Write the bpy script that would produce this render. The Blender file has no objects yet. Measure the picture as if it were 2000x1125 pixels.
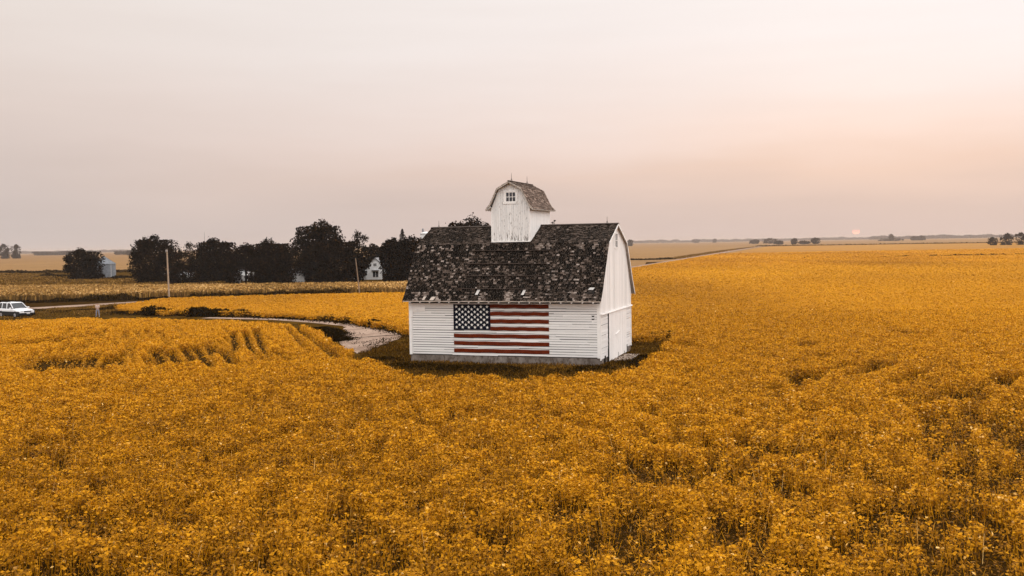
import bpy, bmesh, math, random
import numpy as np
from mathutils import Vector, Matrix

# ------------------------------------------------------------------ camera
sc = bpy.context.scene
COL = sc.collection
CAMH, FPX, PITCH, ROLL = 9.0, 1886.5, 0.0454, -0.0169
cp, sp = math.cos(PITCH), math.sin(PITCH)
FW = Vector((0, cp, -sp))
_U = Vector((0, sp, cp))
_R = Vector((1, 0, 0))
RT = math.cos(ROLL) * _R + math.sin(ROLL) * _U
UP = -math.sin(ROLL) * _R + math.cos(ROLL) * _U
cam = bpy.data.cameras.new('camera')
cam.sensor_width = 36
cam.lens = 36 * FPX / 2000
cam.clip_start = 0.5
cam.clip_end = 30000
camo = bpy.data.objects.new('camera', cam)
camo.matrix_world = Matrix((
    (RT.x, UP.x, -FW.x, 0), (RT.y, UP.y, -FW.y, 0), (RT.z, UP.z, -FW.z, CAMH), (0, 0, 0, 1)))
COL.objects.link(camo)
sc.camera = camo

# ------------------------------------------------------------------ light
SUN_AZ, SUN_EL = math.radians(19.6), math.radians(3.0)
sc.view_settings.view_transform = 'Standard'
sc.view_settings.look = 'None'
sc.view_settings.gamma = 1
sc.view_settings.exposure = 0.0
sc.cycles.max_bounces = 5
sc.cycles.diffuse_bounces = 3
sc.cycles.glossy_bounces = 2
sc.cycles.transmission_bounces = 3
sc.cycles.volume_bounces = 1
sc.cycles.transparent_max_bounces = 8
sc.cycles.use_denoising = True
sc.cycles.sample_clamp_indirect = 6


class NT:
    """small helper for building node trees"""
    def __init__(s, tree):
        s.t = tree
        s.t.nodes.clear()

    def n(s, typ, **kw):
        nd = s.t.nodes.new(typ)
        for k, v in kw.items():
            setattr(nd, k, v)
        return nd

    def l(s, a, b):
        s.t.links.new(a, b)

    def math(s, op, a, b=None, clamp=False):
        nd = s.n('ShaderNodeMath', operation=op, use_clamp=clamp)
        for i, v in enumerate((a, b)):
            if v is None:
                continue
            if isinstance(v, (int, float)):
                nd.inputs[i].default_value = v
            else:
                s.l(v, nd.inputs[i])
        return nd.outputs[0]

    def ramp(s, fac, stops, interp='LINEAR'):
        nd = s.n('ShaderNodeValToRGB')
        cr = nd.color_ramp
        cr.interpolation = interp
        while len(cr.elements) < len(stops):
            cr.elements.new(0.5)
        for e, (p, c) in zip(cr.elements, stops):
            e.position = p
            e.color = (c[0], c[1], c[2], 1)
        s.l(fac, nd.inputs[0])
        return nd.outputs[0]

    def mix(s, fac, a, b, mode='MIX'):
        nd = s.n('ShaderNodeMix', data_type='RGBA', blend_type=mode)
        for sock, v in ((nd.inputs[0], fac), (nd.inputs[6], a), (nd.inputs[7], b)):
            if isinstance(v, (int, float)):
                sock.default_value = v
            elif isinstance(v, tuple):
                sock.default_value = (v[0], v[1], v[2], 1)
            else:
                s.l(v, sock)
        return nd.outputs[2]

    def maprange(s, v, a, b, c, d, smooth=True):
        nd = s.n('ShaderNodeMapRange', interpolation_type='SMOOTHSTEP' if smooth else 'LINEAR')
        s.l(v, nd.inputs[0])
        for i, q in enumerate((a, b, c, d)):
            nd.inputs[i + 1].default_value = q
        return nd.outputs[0]

    def noise(s, vec, scale, detail=3, rough=0.5):
        nd = s.n('ShaderNodeTexNoise')
        nd.inputs['Scale'].default_value = scale
        nd.inputs['Detail'].default_value = detail
        nd.inputs['Roughness'].default_value = rough
        if vec is not None:
            s.l(vec, nd.inputs['Vector'])
        return nd.outputs[0]

    def mapping(s, vec, scale):
        nd = s.n('ShaderNodeMapping')
        nd.inputs['Scale'].default_value = scale
        s.l(vec, nd.inputs[0])
        return nd.outputs[0]


world = bpy.data.worlds.new('World')
sc.world = world
world.use_nodes = True
W = NT(world.node_tree)
tc = W.n('ShaderNodeTexCoord')
sep = W.n('ShaderNodeSeparateXYZ')
W.l(tc.outputs['Generated'], sep.inputs[0])
X, Y, Z = sep.outputs
hl = W.math('SQRT', W.math('ADD', W.math('ADD', W.math('MULTIPLY', X, X), W.math('MULTIPLY', Y, Y)), 1e-5))
GA = 1.05          # azimuth (from the view axis, clockwise) of the bright hazy side of the sky
az = W.math('DIVIDE', W.math('ADD', W.math('MULTIPLY', X, math.sin(GA)), W.math('MULTIPLY', Y, math.cos(GA))), hl)
streak = W.noise(W.mapping(tc.outputs['Generated'], (1.8, 1.8, 9)), 1.6, 4, 0.5)
zz = W.math('ADD', Z, W.math('MULTIPLY', W.math('SUBTRACT', streak, 0.5), 0.075))
tilt = W.math('SUBTRACT', zz, W.math('MULTIPLY', az, 0.0))
pos = W.math('DIVIDE', tilt, 0.5, clamp=True)
left = W.ramp(pos, [(0, (.600, .525, .495)), (.10, (.605, .525, .495)), (.28, (.72, .605, .550)),
                    (.42, (.785, .695, .640)), (.55, (.835, .765, .72)), (1, (.92, .89, .86))])
right = W.ramp(pos, [(0, (.72, .555, .49)), (.07, (.74, .570, .495)), (.14, (.865, .645, .540)),
                     (.20, (.945, .755, .675)), (.28, (.96, .845, .805)), (.4, (.965, .895, .88)), (1, (1, .96, .94))])
rf = W.maprange(az, -0.08, 0.84, 0, 1, False)
haze_sky = W.mix(rf, left, right)
# thin cloud veins
vein = W.noise(W.mapping(tc.outputs['Generated'], (3, 3, 34)), 1.3, 5, 0.55)
haze_sky = W.mix(1.0, haze_sky, W.ramp(vein, [(.3, (.985, .983, .981)), (.7, (1.015, 1.017, 1.019))]), 'MULTIPLY')
# sky brightness added overhead, behind the camera and far right to light the barn
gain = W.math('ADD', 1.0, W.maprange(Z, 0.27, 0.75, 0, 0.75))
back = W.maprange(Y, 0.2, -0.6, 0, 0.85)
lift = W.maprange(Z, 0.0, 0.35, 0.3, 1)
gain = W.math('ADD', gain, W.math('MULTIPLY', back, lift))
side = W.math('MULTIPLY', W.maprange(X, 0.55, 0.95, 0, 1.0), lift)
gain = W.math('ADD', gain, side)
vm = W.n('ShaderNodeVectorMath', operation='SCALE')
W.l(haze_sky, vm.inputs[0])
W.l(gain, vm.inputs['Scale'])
# the low sun itself: a dim disc, its upper half lost in the haze
SD = Vector((math.sin(math.atan(672 / FPX)), 0, 0))
d = (FW + RT * (672 / FPX) + UP * ((562.5 - 450.5) / FPX)).normalized()
dn = W.n('ShaderNodeVectorMath', operation='DOT_PRODUCT')
W.l(tc.outputs['Generated'], dn.inputs[0])
dn.inputs[1].default_value = d
disc = W.math('GREATER_THAN', dn.outputs['Value'], math.cos(0.0036))
disc = W.math('MULTIPLY', disc, W.maprange(Z, d.z - 0.0032, d.z + 0.0022, 1, 0))
disc = W.math('MULTIPLY', disc, W.maprange(Z, d.z - 0.0036, d.z - 0.0030, 0, 1))
suncol = W.n('ShaderNodeVectorMath', operation='SCALE')
suncol.inputs[0].default_value = (0.85, 0.20, 0.07)
W.l(disc, suncol.inputs['Scale'])
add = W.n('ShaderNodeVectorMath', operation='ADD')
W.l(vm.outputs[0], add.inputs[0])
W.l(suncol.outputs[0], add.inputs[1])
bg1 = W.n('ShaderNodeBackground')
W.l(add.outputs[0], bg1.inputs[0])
sky = W.n('ShaderNodeTexSky', sky_type='NISHITA')
sky.sun_disc = False
sky.sun_elevation = SUN_EL
sky.sun_rotation = SUN_AZ
sky.dust_density = 5
bg2 = W.n('ShaderNodeBackground')
W.l(sky.outputs[0], bg2.inputs[0])
bg2.inputs[1].default_value = 0.003
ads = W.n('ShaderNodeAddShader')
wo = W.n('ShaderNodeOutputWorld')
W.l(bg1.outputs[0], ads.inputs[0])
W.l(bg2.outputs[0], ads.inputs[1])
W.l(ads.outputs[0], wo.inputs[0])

sun = bpy.data.lights.new('sun', 'SUN')
sun.energy = 0.5
sun.angle = math.radians(14)
sun.color = (1, 0.80, 0.62)
suno = bpy.data.objects.new('sun', sun)
suno.rotation_euler = (Vector((-math.sin(SUN_AZ) * math.cos(SUN_EL), -math.cos(SUN_AZ) * math.cos(SUN_EL),
                               -math.sin(SUN_EL)))).to_track_quat('-Z', 'Y').to_euler()
suno.location = (30, 80, 60)
COL.objects.link(suno)

# ------------------------------------------------------------------ helpers
rnd = random.Random(7)
RNG = np.random.default_rng(11)


def at(px, py, z=0.0):
    """ground (or height z) point seen at a pixel of the 2000 x 1125 photograph"""
    dd = FW + RT * ((px - 1000) / FPX) + UP * ((562.5 - py) / FPX)
    t = (z - CAMH) / dd.z
    return (dd.x * t, dd.y * t)


def xat(px, dist):
    """x at a given forward distance for a pixel column near the horizon"""
    return (px - 1000) / FPX * dist


def hor(px):
    return 476.6 - (px - 1000) * 0.0169


def zat(px, py, dist):
    return CAMH + (hor(px) - py) / FPX * dist


def tag(o, label=None, cat=None, group=None, kind=None):
    if label:
        o['label'] = label
    if cat:
        o['category'] = cat
    if group:
        o['group'] = group
    if kind:
        o['kind'] = kind
    return o


def empty(name, loc, rz=0.0, label=None, cat=None, group=None):
    o = bpy.data.objects.new(name, None)
    o.empty_display_size = 0.5
    o.location = loc
    o.rotation_euler = (0, 0, rz)
    COL.objects.link(o)
    return tag(o, label, cat, group)


class MB:
    """collects faces; build() links them as one mesh object"""
    def __init__(s):
        s.v, s.f, s.m, s.t = [], [], [], []

    def face(s, pts, m=0, t=0.5):
        b = len(s.v)
        s.v += [tuple(p) for p in pts]
        s.f.append(tuple(range(b, b + len(pts))))
        s.m.append(m)
        s.t.append(t)

    def hexa(s, p, m=0, t=0.5):
        """8 corners: bottom 4 ccw, top 4 ccw"""
        b = len(s.v)
        s.v += [tuple(q) for q in p]
        for q in ((3, 2, 1, 0), (4, 5, 6, 7), (0, 1, 5, 4), (1, 2, 6, 5), (2, 3, 7, 6), (3, 0, 4, 7)):
            s.f.append(tuple(b + i for i in q))
            s.m.append(m)
            s.t.append(t)

    def box(s, x0, x1, y0, y1, z0, z1, m=0, t=0.5):
        s.hexa([(x0, y0, z0), (x1, y0, z0), (x1, y1, z0), (x0, y1, z0),
                (x0, y0, z1), (x1, y0, z1), (x1, y1, z1), (x0, y1, z1)], m, t)

    def bar(s, a, b, w, h, m=0, t=0.5, up=(0, 0, 1)):
        a, b = Vector(a), Vector(b)
        dr = (b - a).normalized()
        sd = dr.cross(Vector(up))
        if sd.length < 1e-4:
            sd = dr.cross(Vector((0, 1, 0)))
        sd.normalize()
        u = sd.cross(dr)
        sd, u = sd * w / 2, u * h / 2
        s.hexa([a - sd - u, a + sd - u, b + sd - u, b - sd - u, a - sd + u, a + sd + u, b + sd + u, b - sd + u], m, t)

    def tube(s, pts, rad, n=8, m=0, t=0.5, cap=True):
        base = len(s.v)
        P = [Vector(p) for p in pts]
        for i, p in enumerate(P):
            dr = (P[min(i + 1, len(P) - 1)] - P[max(i - 1, 0)]).normalized()
            a = dr.cross(Vector((0.13, 0.97, 0.2)))
            if a.length < 1e-3:
                a = dr.cross(Vector((1, 0, 0)))
            a.normalize()
            b = dr.cross(a)
            for k in range(n):
                an = 2 * math.pi * k / n
                s.v.append(tuple(p + (a * math.cos(an) + b * math.sin(an)) * rad[i]))
        for i in range(len(P) - 1):
            for k in range(n):
                s.f.append((base + i * n + k, base + i * n + (k + 1) % n, base + (i + 1) * n + (k + 1) % n, base + (i + 1) * n + k))
                s.m.append(m)
                s.t.append(t)
        if cap:
            for i in (0, len(P) - 1):
                s.f.append(tuple(base + i * n + k for k in range(n)))
                s.m.append(m)
                s.t.append(t)

    def prism(s, poly, axis, a, b, m=0, t=0.5):
        """poly: 2D points, extruded along axis 0/1 from a to b; poly coords are (other, z)"""
        def P(c, q):
            return (c, q[0], q[1]) if axis == 0 else (q[0], c, q[1])
        n = len(poly)
        base = len(s.v)
        s.v += [P(a, q) for q in poly] + [P(b, q) for q in poly]
        s.f.append(tuple(base + i for i in range(n)))
        s.f.append(tuple(base + n + i for i in range(n))[::-1])
        s.m += [m, m]
        s.t += [t, t]
        for i in range(n):
            j = (i + 1) % n
            s.f.append((base + i, base + n + i, base + n + j, base + j))
            s.m.append(m)
            s.t.append(t)

    def build(s, name, mats, parent=None, smooth=False, bevel=0.0):
        me = bpy.data.meshes.new(name)
        me.from_pydata(s.v, [], s.f)
        if not isinstance(mats, (list, tuple)):
            mats = [mats]
        for q in mats:
            me.materials.append(q)
        me.polygons.foreach_set('material_index', s.m)
        at_ = me.attributes.new('tint', 'FLOAT', 'FACE')
        at_.data.foreach_set('value', s.t)
        bm = bmesh.new()
        bm.from_mesh(me)
        bmesh.ops.recalc_face_normals(bm, faces=bm.faces)
        bm.to_mesh(me)
        bm.free()
        if smooth:
            me.polygons.foreach_set('use_smooth', [True] * len(me.polygons))
        o = bpy.data.objects.new(name, me)
        COL.objects.link(o)
        if parent:
            o.parent = parent
        if bevel:
            md = o.modifiers.new('bevel', 'BEVEL')
            md.width = bevel
            md.segments = 2
            md.limit_method = 'ANGLE'
        return o


def quads_object(name, V, tint, mat, parent=None):
    """V: (n,4,3) array of leaf quads -> one mesh object"""
    n = len(V)
    me = bpy.data.meshes.new(name)
    me.vertices.add(n * 4)
    me.vertices.foreach_set('co', np.ascontiguousarray(V, dtype=np.float32).ravel())
    me.loops.add(n * 4)
    me.loops.foreach_set('vertex_index', np.arange(n * 4, dtype=np.int32))
    me.polygons.add(n)
    me.polygons.foreach_set('loop_start', np.arange(0, n * 4, 4, dtype=np.int32))
    a = me.attributes.new('tint', 'FLOAT', 'FACE')
    a.data.foreach_set('value', np.ascontiguousarray(tint, dtype=np.float32))
    me.materials.append(mat)
    me.update(calc_edges=True)
    o = bpy.data.objects.new(name, me)
    COL.objects.link(o)
    if parent:
        o.parent = parent
    return o


def leaf_quads(C, L, Wd, A, N):
    """diamond leaves: centre, length, width, along and normal vectors"""
    A = A / np.linalg.norm(A, axis=1, keepdims=True)
    B = np.cross(N, A)
    B /= np.linalg.norm(B, axis=1, keepdims=True) + 1e-9
    N2 = np.cross(A, B)
    l, w = L[:, None] / 2, Wd[:, None] / 2
    k = (RNG.random(len(C)) * 0.5 - 0.1)[:, None] * w
    return np.stack([C - A * l, C + B * w + N2 * k + A * l * 0.1, C + A * l - N2 * k * 0.6, C - B * w + N2 * k + A * l * 0.1], axis=1)


_grids = {}


def vnoise(x, y, scale, seed):
    """value noise in [0,1] on a wrapped random grid"""
    if seed not in _grids:
        _grids[seed] = np.random.default_rng(seed).random((257, 257))
    g = _grids[seed]
    u, v = x / scale + 1000.37, y / scale + 1000.71
    iu, iv = np.floor(u).astype(int), np.floor(v).astype(int)
    fu, fv = u - iu, v - iv
    fu, fv = fu * fu * (3 - 2 * fu), fv * fv * (3 - 2 * fv)
    a, b, c, e = g[iu % 257, iv % 257], g[(iu + 1) % 257, iv % 257], g[iu % 257, (iv + 1) % 257], g[(iu + 1) % 257, (iv + 1) % 257]
    return (a * (1 - fu) + b * fu) * (1 - fv) + (c * (1 - fu) + e * fu) * fv


def fbm(x, y, scale, seed, o=3):
    s, a, t = 0, 1, 0
    for k in range(o):
        s = s + a * vnoise(x, y, scale / 2 ** k, seed + k)
        t += a
        a *= 0.5
    return s / t


def inpoly(x, y, poly):
    r = np.zeros(len(x), bool)
    n = len(poly)
    for i in range(n):
        x0, y0 = poly[i]
        x1, y1 = poly[(i + 1) % n]
        if y0 == y1:
            continue
        c = ((y0 > y) != (y1 > y)) & (x < (x1 - x0) * (y - y0) / (y1 - y0) + x0)
        r ^= c
    return r


def segdist(x, y, a, b):
    ax, ay = a
    dx, dy = b[0] - ax, b[1] - ay
    L2 = dx * dx + dy * dy + 1e-9
    t = np.clip(((x - ax) * dx + (y - ay) * dy) / L2, 0, 1)
    return np.hypot(x - ax - t * dx, y - ay - t * dy)


def polydist(x, y, pts):
    dd = np.full(len(x), 1e9)
    for i in range(len(pts) - 1):
        dd = np.minimum(dd, segdist(x, y, pts[i], pts[i + 1]))
    return dd


# ------------------------------------------------------------------ materials
def mat(name, build):
    m = bpy.data.materials.new(name)
    m.use_nodes = True
    N = NT(m.node_tree)
    b = N.n('ShaderNodeBsdfPrincipled')
    o = N.n('ShaderNodeOutputMaterial')
    N.l(b.outputs[0], o.inputs[0])
    b.inputs['Roughness'].default_value = 0.8
    b.inputs['Specular IOR Level'].default_value = 0.25
    build(N, b)
    return m


def setc(N, b, c):
    if isinstance(c, tuple):
        b.inputs['Base Color'].default_value = (c[0], c[1], c[2], 1)
    else:
        N.l(c, b.inputs['Base Color'])


def objco(N):
    return N.n('ShaderNodeTexCoord').outputs['Object']


def geopos(N):
    return N.n('ShaderNodeNewGeometry').outputs['Position']


def tintattr(N):
    return N.n('ShaderNodeAttribute', attribute_name='tint').outputs['Fac']


def bump(N, b, h, dist, strength=1.0):
    nd = N.n('ShaderNodeBump')
    nd.inputs['Strength'].default_value = strength
    nd.inputs['Distance'].default_value = dist
    N.l(h, nd.inputs['Height'])
    N.l(nd.outputs[0], b.inputs['Normal'])


def plain(name, c, rough=0.7, var=0.15, scale=3.0, metal=0.0, spec=0.25):
    def f(N, b):
        n = N.noise(objco(N), scale, 4, 0.6)
        lo, hi = tuple(q * (1 - var) for q in c), tuple(q * (1 + var) for q in c)
        setc(N, b, N.ramp(n, [(.3, lo), (.7, hi)]))
        b.inputs['Roughness'].default_value = rough
        b.inputs['Metallic'].default_value = metal
        b.inputs['Specular IOR Level'].default_value = spec
    return mat(name, f)


def tinted(name, stops, rough=0.75, spec=0.15, trans=None):
    def f(N, b):
        c = N.ramp(tintattr(N), stops)
        setc(N, b, c)
        if trans:
            tb = N.n('ShaderNodeBsdfTranslucent')
            N.l(c, tb.inputs[0])
            mx = N.n('ShaderNodeMixShader')
            mx.inputs[0].default_value = trans
            N.l(b.outputs[0], mx.inputs[1])
            N.l(tb.outputs[0], mx.inputs[2])
            out = [q for q in N.t.nodes if q.bl_idname == 'ShaderNodeOutputMaterial'][0]
            N.l(mx.outputs[0], out.inputs[0])
        b.inputs['Roughness'].default_value = rough
        b.inputs['Specular IOR Level'].default_value = spec
    return mat(name, f)


def m_siding(name, vertical, peel, base=(.78, .768, .755)):
    def f(N, b):
        co = objco(N)
        sc_ = (7, 7, .7) if vertical else (.5, .5, 7)
        st = N.noise(N.mapping(co, sc_), 1.5, 5, .6)
        big = N.noise(co, .5, 4, .6)
        tint = N.ramp(tintattr(N), [(0, tuple(q * .88 for q in base)), (1, tuple(min(1, q * 1.05) for q in base))])
        c = N.mix(N.maprange(st, .5, .8, 0, .35), tint, (.58, .56, .53))
        c = N.mix(N.maprange(big, .5, .8, 0, .3), c, (.63, .60, .57))
        if peel:
            pn = N.noise(N.mapping(co, (9, 9, 1.1)), 2.2, 5, .65)
            sepz = N.n('ShaderNodeSeparateXYZ')
            N.l(co, sepz.inputs[0])
            thr = N.math('ADD', pn, N.maprange(sepz.outputs[2], 9.0, 10.3, .10, 0))
            c = N.mix(N.maprange(thr, .605, .64, 0, .9), c, (.10, .085, .07))
        setc(N, b, c)
        b.inputs['Roughness'].default_value = .65
        if vertical:
            w = N.n('ShaderNodeTexWave', wave_type='BANDS', bands_direction='DIAGONAL')
    return mat(name, f)


M_front = m_siding('painted horizontal boards', False, False)
M_vert = m_siding('painted vertical boards', True, False, (.82, .80, .78))
M_tower = m_siding('peeling painted boards', True, True)
M_trim = plain('white trim paint', (.80, .78, .76), .6, .10, 2)
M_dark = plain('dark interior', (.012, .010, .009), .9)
M_soffit = plain('weathered soffit boards', (.42, .36, .31), .8, .3, 4)
M_glass = plain('old window glass', (.03, .034, .04), .12, .3, 2, 0, .5)
M_red = plain('barn red flag paint', (.114, .0165, .004), .8, .25, 3, 0, .05)
M_blue = plain('navy flag paint', (.0028, .0055, .013), .8, .2, 3, 0, .05)
M_star = plain('white star paint', (.80, .78, .74), .7, .05, 3)
M_patch = plain('bare metal patch', (.48, .46, .44), .5, .1, 6)
M_board = plain('dark weathered toe board', (.050, .036, .028), .9, .4, 3)
M_rod = plain('lightning rod iron', (.10, .08, .07), .6, .2, 3)


def f_concrete(N, b):
    co = objco(N)
    n1 = N.noise(co, 1.2, 5, .6)
    n2 = N.noise(N.mapping(co, (1, 1, .6)), 3.2, 6, .7)
    c = N.ramp(n1, [(.3, (.10, .082, .068)), (.6, (.21, .18, .16)), (.8, (.33, .29, .265))])
    c = N.mix(N.maprange(n2, .45, .62, 0, .85), c, (.075, .055, .042))
    setc(N, b, c)
    b.inputs['Roughness'].default_value = .9
    bump(N, b, n2, .03)


M_conc = mat('stained concrete', f_concrete)


def f_shingle(N, b):
    t = N.ramp(tintattr(N), [(0, (.005, .004, .0032)), (.42, (.013, .0098, .0076)), (.62, (.040, .029, .022)),
                             (.8, (.14, .105, .086)), (1, (.34, .285, .25))])
    co = objco(N)
    n = N.noise(co, 9, 3, .6)
    moss = N.noise(N.mapping(co, (1.6, .5, .5)), .9, 4, .6)
    t = N.mix(N.maprange(moss, .5, .68, 0, .65), t, (.010, .009, .008))
    t = N.mix(1.0, t, N.ramp(n, [(.3, (.7, .7, .7)), (.7, (1.25, 1.25, 1.25))]), 'MULTIPLY')
    setc(N, b, t)
    b.inputs['Roughness'].default_value = .85
    b.inputs['Specular IOR Level'].default_value = .02


M_shingle = mat('old wooden shingles', f_shingle)
M_tshingle = tinted('brown tower shingles', [(0, (.045, .03, .022)), (.5, (.14, .095, .072)), (1, (.34, .25, .20))], .85, .15)

M_soy = tinted('ripening soybean leaves', [(0, (.060, .024, .001)), (.28, (.21, .083, .0012)), (.55, (.50, .214, .0025)),
                                           (.82, (.70, .325, .007)), (1, (.84, .54, .19))], .65, .10, .16)
M_corn = tinted('drying corn leaves', [(0, (.05, .030, .008)), (.35, (.20, .105, .020)), (.7, (.46, .25, .060)), (1, (.66, .42, .17))], .7, .2)
M_weed = tinted('dark green weeds', [(0, (.008, .005, .001)), (.5, (.032, .017, .003)), (1, (.13, .066, .008))], .85, .0)
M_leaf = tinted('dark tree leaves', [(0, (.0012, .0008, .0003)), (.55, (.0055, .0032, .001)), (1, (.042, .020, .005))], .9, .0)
M_farleaf = tinted('far tree leaves', [(0, (.010, .008, .006)), (1, (.032, .024, .016))], .9, .0)
M_bark = plain('dark bark', (.008, .0055, .004), .9, .3, 6)


def f_soil(N, b):
    p = geopos(N)
    n = N.noise(p, .8, 5, .6)
    m = N.noise(p, 5, 3, .6)
    c = N.ramp(n, [(.3, (.018, .009, .002)), (.7, (.055, .026, .005))])
    setc(N, b, N.mix(.5, c, N.ramp(m, [(.35, (.012, .006, .0015)), (.75, (.09, .045, .008))])))
    bump(N, b, m, .1)
    b.inputs['Roughness'].default_value = .95
    b.inputs['Specular IOR Level'].default_value = 0


def f_ground(N, b):
    p = geopos(N)
    vo = N.n('ShaderNodeTexVoronoi', feature='F1')
    vo.inputs['Scale'].default_value = 1.0
    N.l(N.mapping(p, (.0022, .0013, 1)), vo.inputs['Vector'])
    c = N.ramp(vo.outputs['Color'], [(.1, (.225, .120, .040)), (.45, (.26, .145, .052)), (.9, (.20, .104, .034))])
    n = N.noise(N.mapping(p, (.02, .05, 1)), 1, 5, .65)
    c = N.mix(1.0, c, N.ramp(n, [(.3, (.78, .76, .74)), (.7, (1.15, 1.16, 1.18))]), 'MULTIPLY')
    g = N.noise(N.mapping(p, (.45, .16, 1)), 1, 3, .7)
    c = N.mix(1.0, c, N.ramp(g, [(.3, (.8, .79, .78)), (.7, (1.15, 1.15, 1.15))]), 'MULTIPLY')
    setc(N, b, c)
    b.inputs['Roughness'].default_value = .95
    b.inputs['Specular IOR Level'].default_value = .05


def f_farsoy(N, b):
    p = geopos(N)
    n = N.noise(N.mapping(p, (.012, .035, 1)), 1, 5, .65)
    g = N.noise(N.mapping(p, (.8, .25, 1)), 1, 3, .7)
    c = N.ramp(n, [(.3, (.265, .112, .003)), (.5, (.33, .145, .007)), (.72, (.37, .178, .018))])
    c = N.mix(1.0, c, N.ramp(g, [(.3, (.72, .70, .68)), (.7, (1.18, 1.2, 1.22))]), 'MULTIPLY')
    setc(N, b, c)
    b.inputs['Roughness'].default_value = .9
    b.inputs['Specular IOR Level'].default_value = .1


def f_gravel(N, b):
    p = geopos(N)
    n = N.noise(p, .35, 5, .65)
    g = N.noise(p, 7, 3, .7)
    c = N.ramp(n, [(.3, (.21, .142, .105)), (.65, (.40, .29, .225))])
    c = N.mix(1.0, c, N.ramp(g, [(.3, (.6, .6, .6)), (.7, (1.3, 1.3, 1.3))]), 'MULTIPLY')
    setc(N, b, c)
    bump(N, b, g, .05)
    b.inputs['Specular IOR Level'].default_value = 0


def f_grass(N, b):
    p = geopos(N)
    n = N.noise(p, .25, 5, .65)
    g = N.noise(p, 3, 4, .7)
    c = N.ramp(n, [(.3, (.030, .016, .003)), (.55, (.075, .038, .006)), (.75, (.15, .078, .012))])
    c = N.mix(1.0, c, N.ramp(g, [(.3, (.6, .6, .6)), (.7, (1.3, 1.3, 1.3))]), 'MULTIPLY')
    setc(N, b, c)
    bump(N, b, g, .1)
    b.inputs['Specular IOR Level'].default_value = 0


M_soil = mat('dark crop soil', f_soil)
M_ground = mat('far stubble land', f_ground)
M_farsoy = mat('distant soybean canopy', f_farsoy)
M_gravel = mat('pale gravel', f_gravel)
M_grass = mat('dry verge grass', f_grass)

# ------------------------------------------------------------------ ground layout
BX, BY, YAW = 6.3131, 69.6924, -0.3305
cyw, syw = math.cos(YAW), math.sin(YAW)


def bw(u, v):
    return (BX + cyw * u - syw * v, BY + syw * u + cyw * v)


ROAD = [(-150, 118), (-105, 138), (-76, 153.6), (-60.5, 170), (-40, 175.2), (-20, 176.2), (-6, 184), (8, 225), (42.6, 338), (325.3, 1276), (560, 2054)]
Q = 0.72
# yard + drive hole in the soybeans; near side is where the crop tops hide the ground
YARD = ([at(x, y, Q) for x, y in ((-60, 629), (60, 624), (190, 621.5), (300, 623), (450, 627), (560, 634), (612, 644), (650, 671), (676, 690), (722, 709),
                                  (800, 729), (900, 738), (1000, 740), (1100, 739), (1190, 730), (1250, 712), (1297, 690), (1310, 664))] +
        [at(x, y) for x, y in ((1322, 664), (1290, 670), (1236, 671))] +
        [bw(1.5, 15), bw(-14, 16)] +
        [at(x, y) for x, y in ((800, 660), (752, 647), (700, 637), (640, 630), (560, 624), (450, 620), (330, 618), (240, 614), (225, 607), (300, 594), (330, 589), (200, 594), (70, 600), (-60, 606))])
BEYOND = [(-150, 118), (-105, 138), (-76, 153.6), (-60.5, 170), (-40, 175.2), (-20, 176.2), (-6, 184), (8, 225), (42.6, 338), (325.3, 1276), (-1200, 1276), (-1200, 118)]


def sheet(name, poly, z, material, kind='structure'):
    mb = MB()
    mb.face([(x, y, z) for x, y in poly])
    o = mb.build(name, material)
    for p in o.data.polygons:
        if p.normal.z < 0:
            p.flip()
    o['kind'] = kind
    return o


def ribbon(name, pts, width, z, material, wob=0.0):
    mb = MB()
    L = []
    P = [Vector((x, y)) for x, y in pts]
    # resample
    S = []
    for i in range(len(P) - 1):
        n = max(1, int((P[i + 1] - P[i]).length / 6))
        for k in range(n):
            S.append(P[i].lerp(P[i + 1], k / n))
    S.append(P[-1])
    for i, p in enumerate(S):
        dr = (S[min(i + 1, len(S) - 1)] - S[max(0, i - 1)]).normalized()
        nn = Vector((-dr.y, dr.x))
        a = width / 2 * (1 + wob * (rnd.random() - .5))
        b = width / 2 * (1 + wob * (rnd.random() - .5))
        L.append((p + nn * a, p - nn * b))
    for i in range(len(L) - 1):
        a, b = L[i]
        c, e = L[i + 1]
        mb.face([(b.x, b.y, z), (e.x, e.y, z), (c.x, c.y, z), (a.x, a.y, z)])
    o = mb.build(name, material)
    o['kind'] = 'structure'
    return o


GX, GY0, GY1 = 6500, -150, 11500
sheet('ground', [(-GX, GY0), (GX, GY0), (GX, GY1), (-GX, GY1)], 0.0, M_ground)
# dark soil under the near crop and the farmstead verge
sheet('soil', [(-300, -60), (300, -60), (330, 430), (60, 430), (45, 330), (-4, 178), (-150, 178), (-300, 178)], 0.02, M_soil)
sheet('verge', [(-420, 178.5), (-2, 178.5), (10, 215), (5, 330), (-150, 420), (-420, 440)], 0.03, M_grass)
ribbon('gravel_road', ROAD, 5.2, 0.10, M_gravel, .15)
# yard ground
yp = YARD
sheet('yard', [at(x, y) for x, y in ((-60, 606), (300, 590), (330, 616), (560, 622), (800, 640), (1240, 660), (1350, 655), (1330, 720), (1190, 765), (800, 770), (640, 720), (540, 650), (300, 636), (-60, 640))], 0.04, M_grass)
DRIVE = [(400, 621.5), (470, 622.5), (540, 624.5), (620, 629.5), (690, 637)]
ribbon('drive', [at(x, y) for x, y in DRIVE], 2.1, 0.06, M_gravel, .5)
GRAV = [(672, 633), (700, 636), (735, 641), (757, 644), (775, 648), (794, 653), (786, 658), (762, 669), (742, 677), (718, 687), (702, 692), (672, 683),
        (662, 672), (676, 664), (664, 658), (684, 650), (672, 645)]
gp = [at(x, y) for x, y in GRAV]
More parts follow.
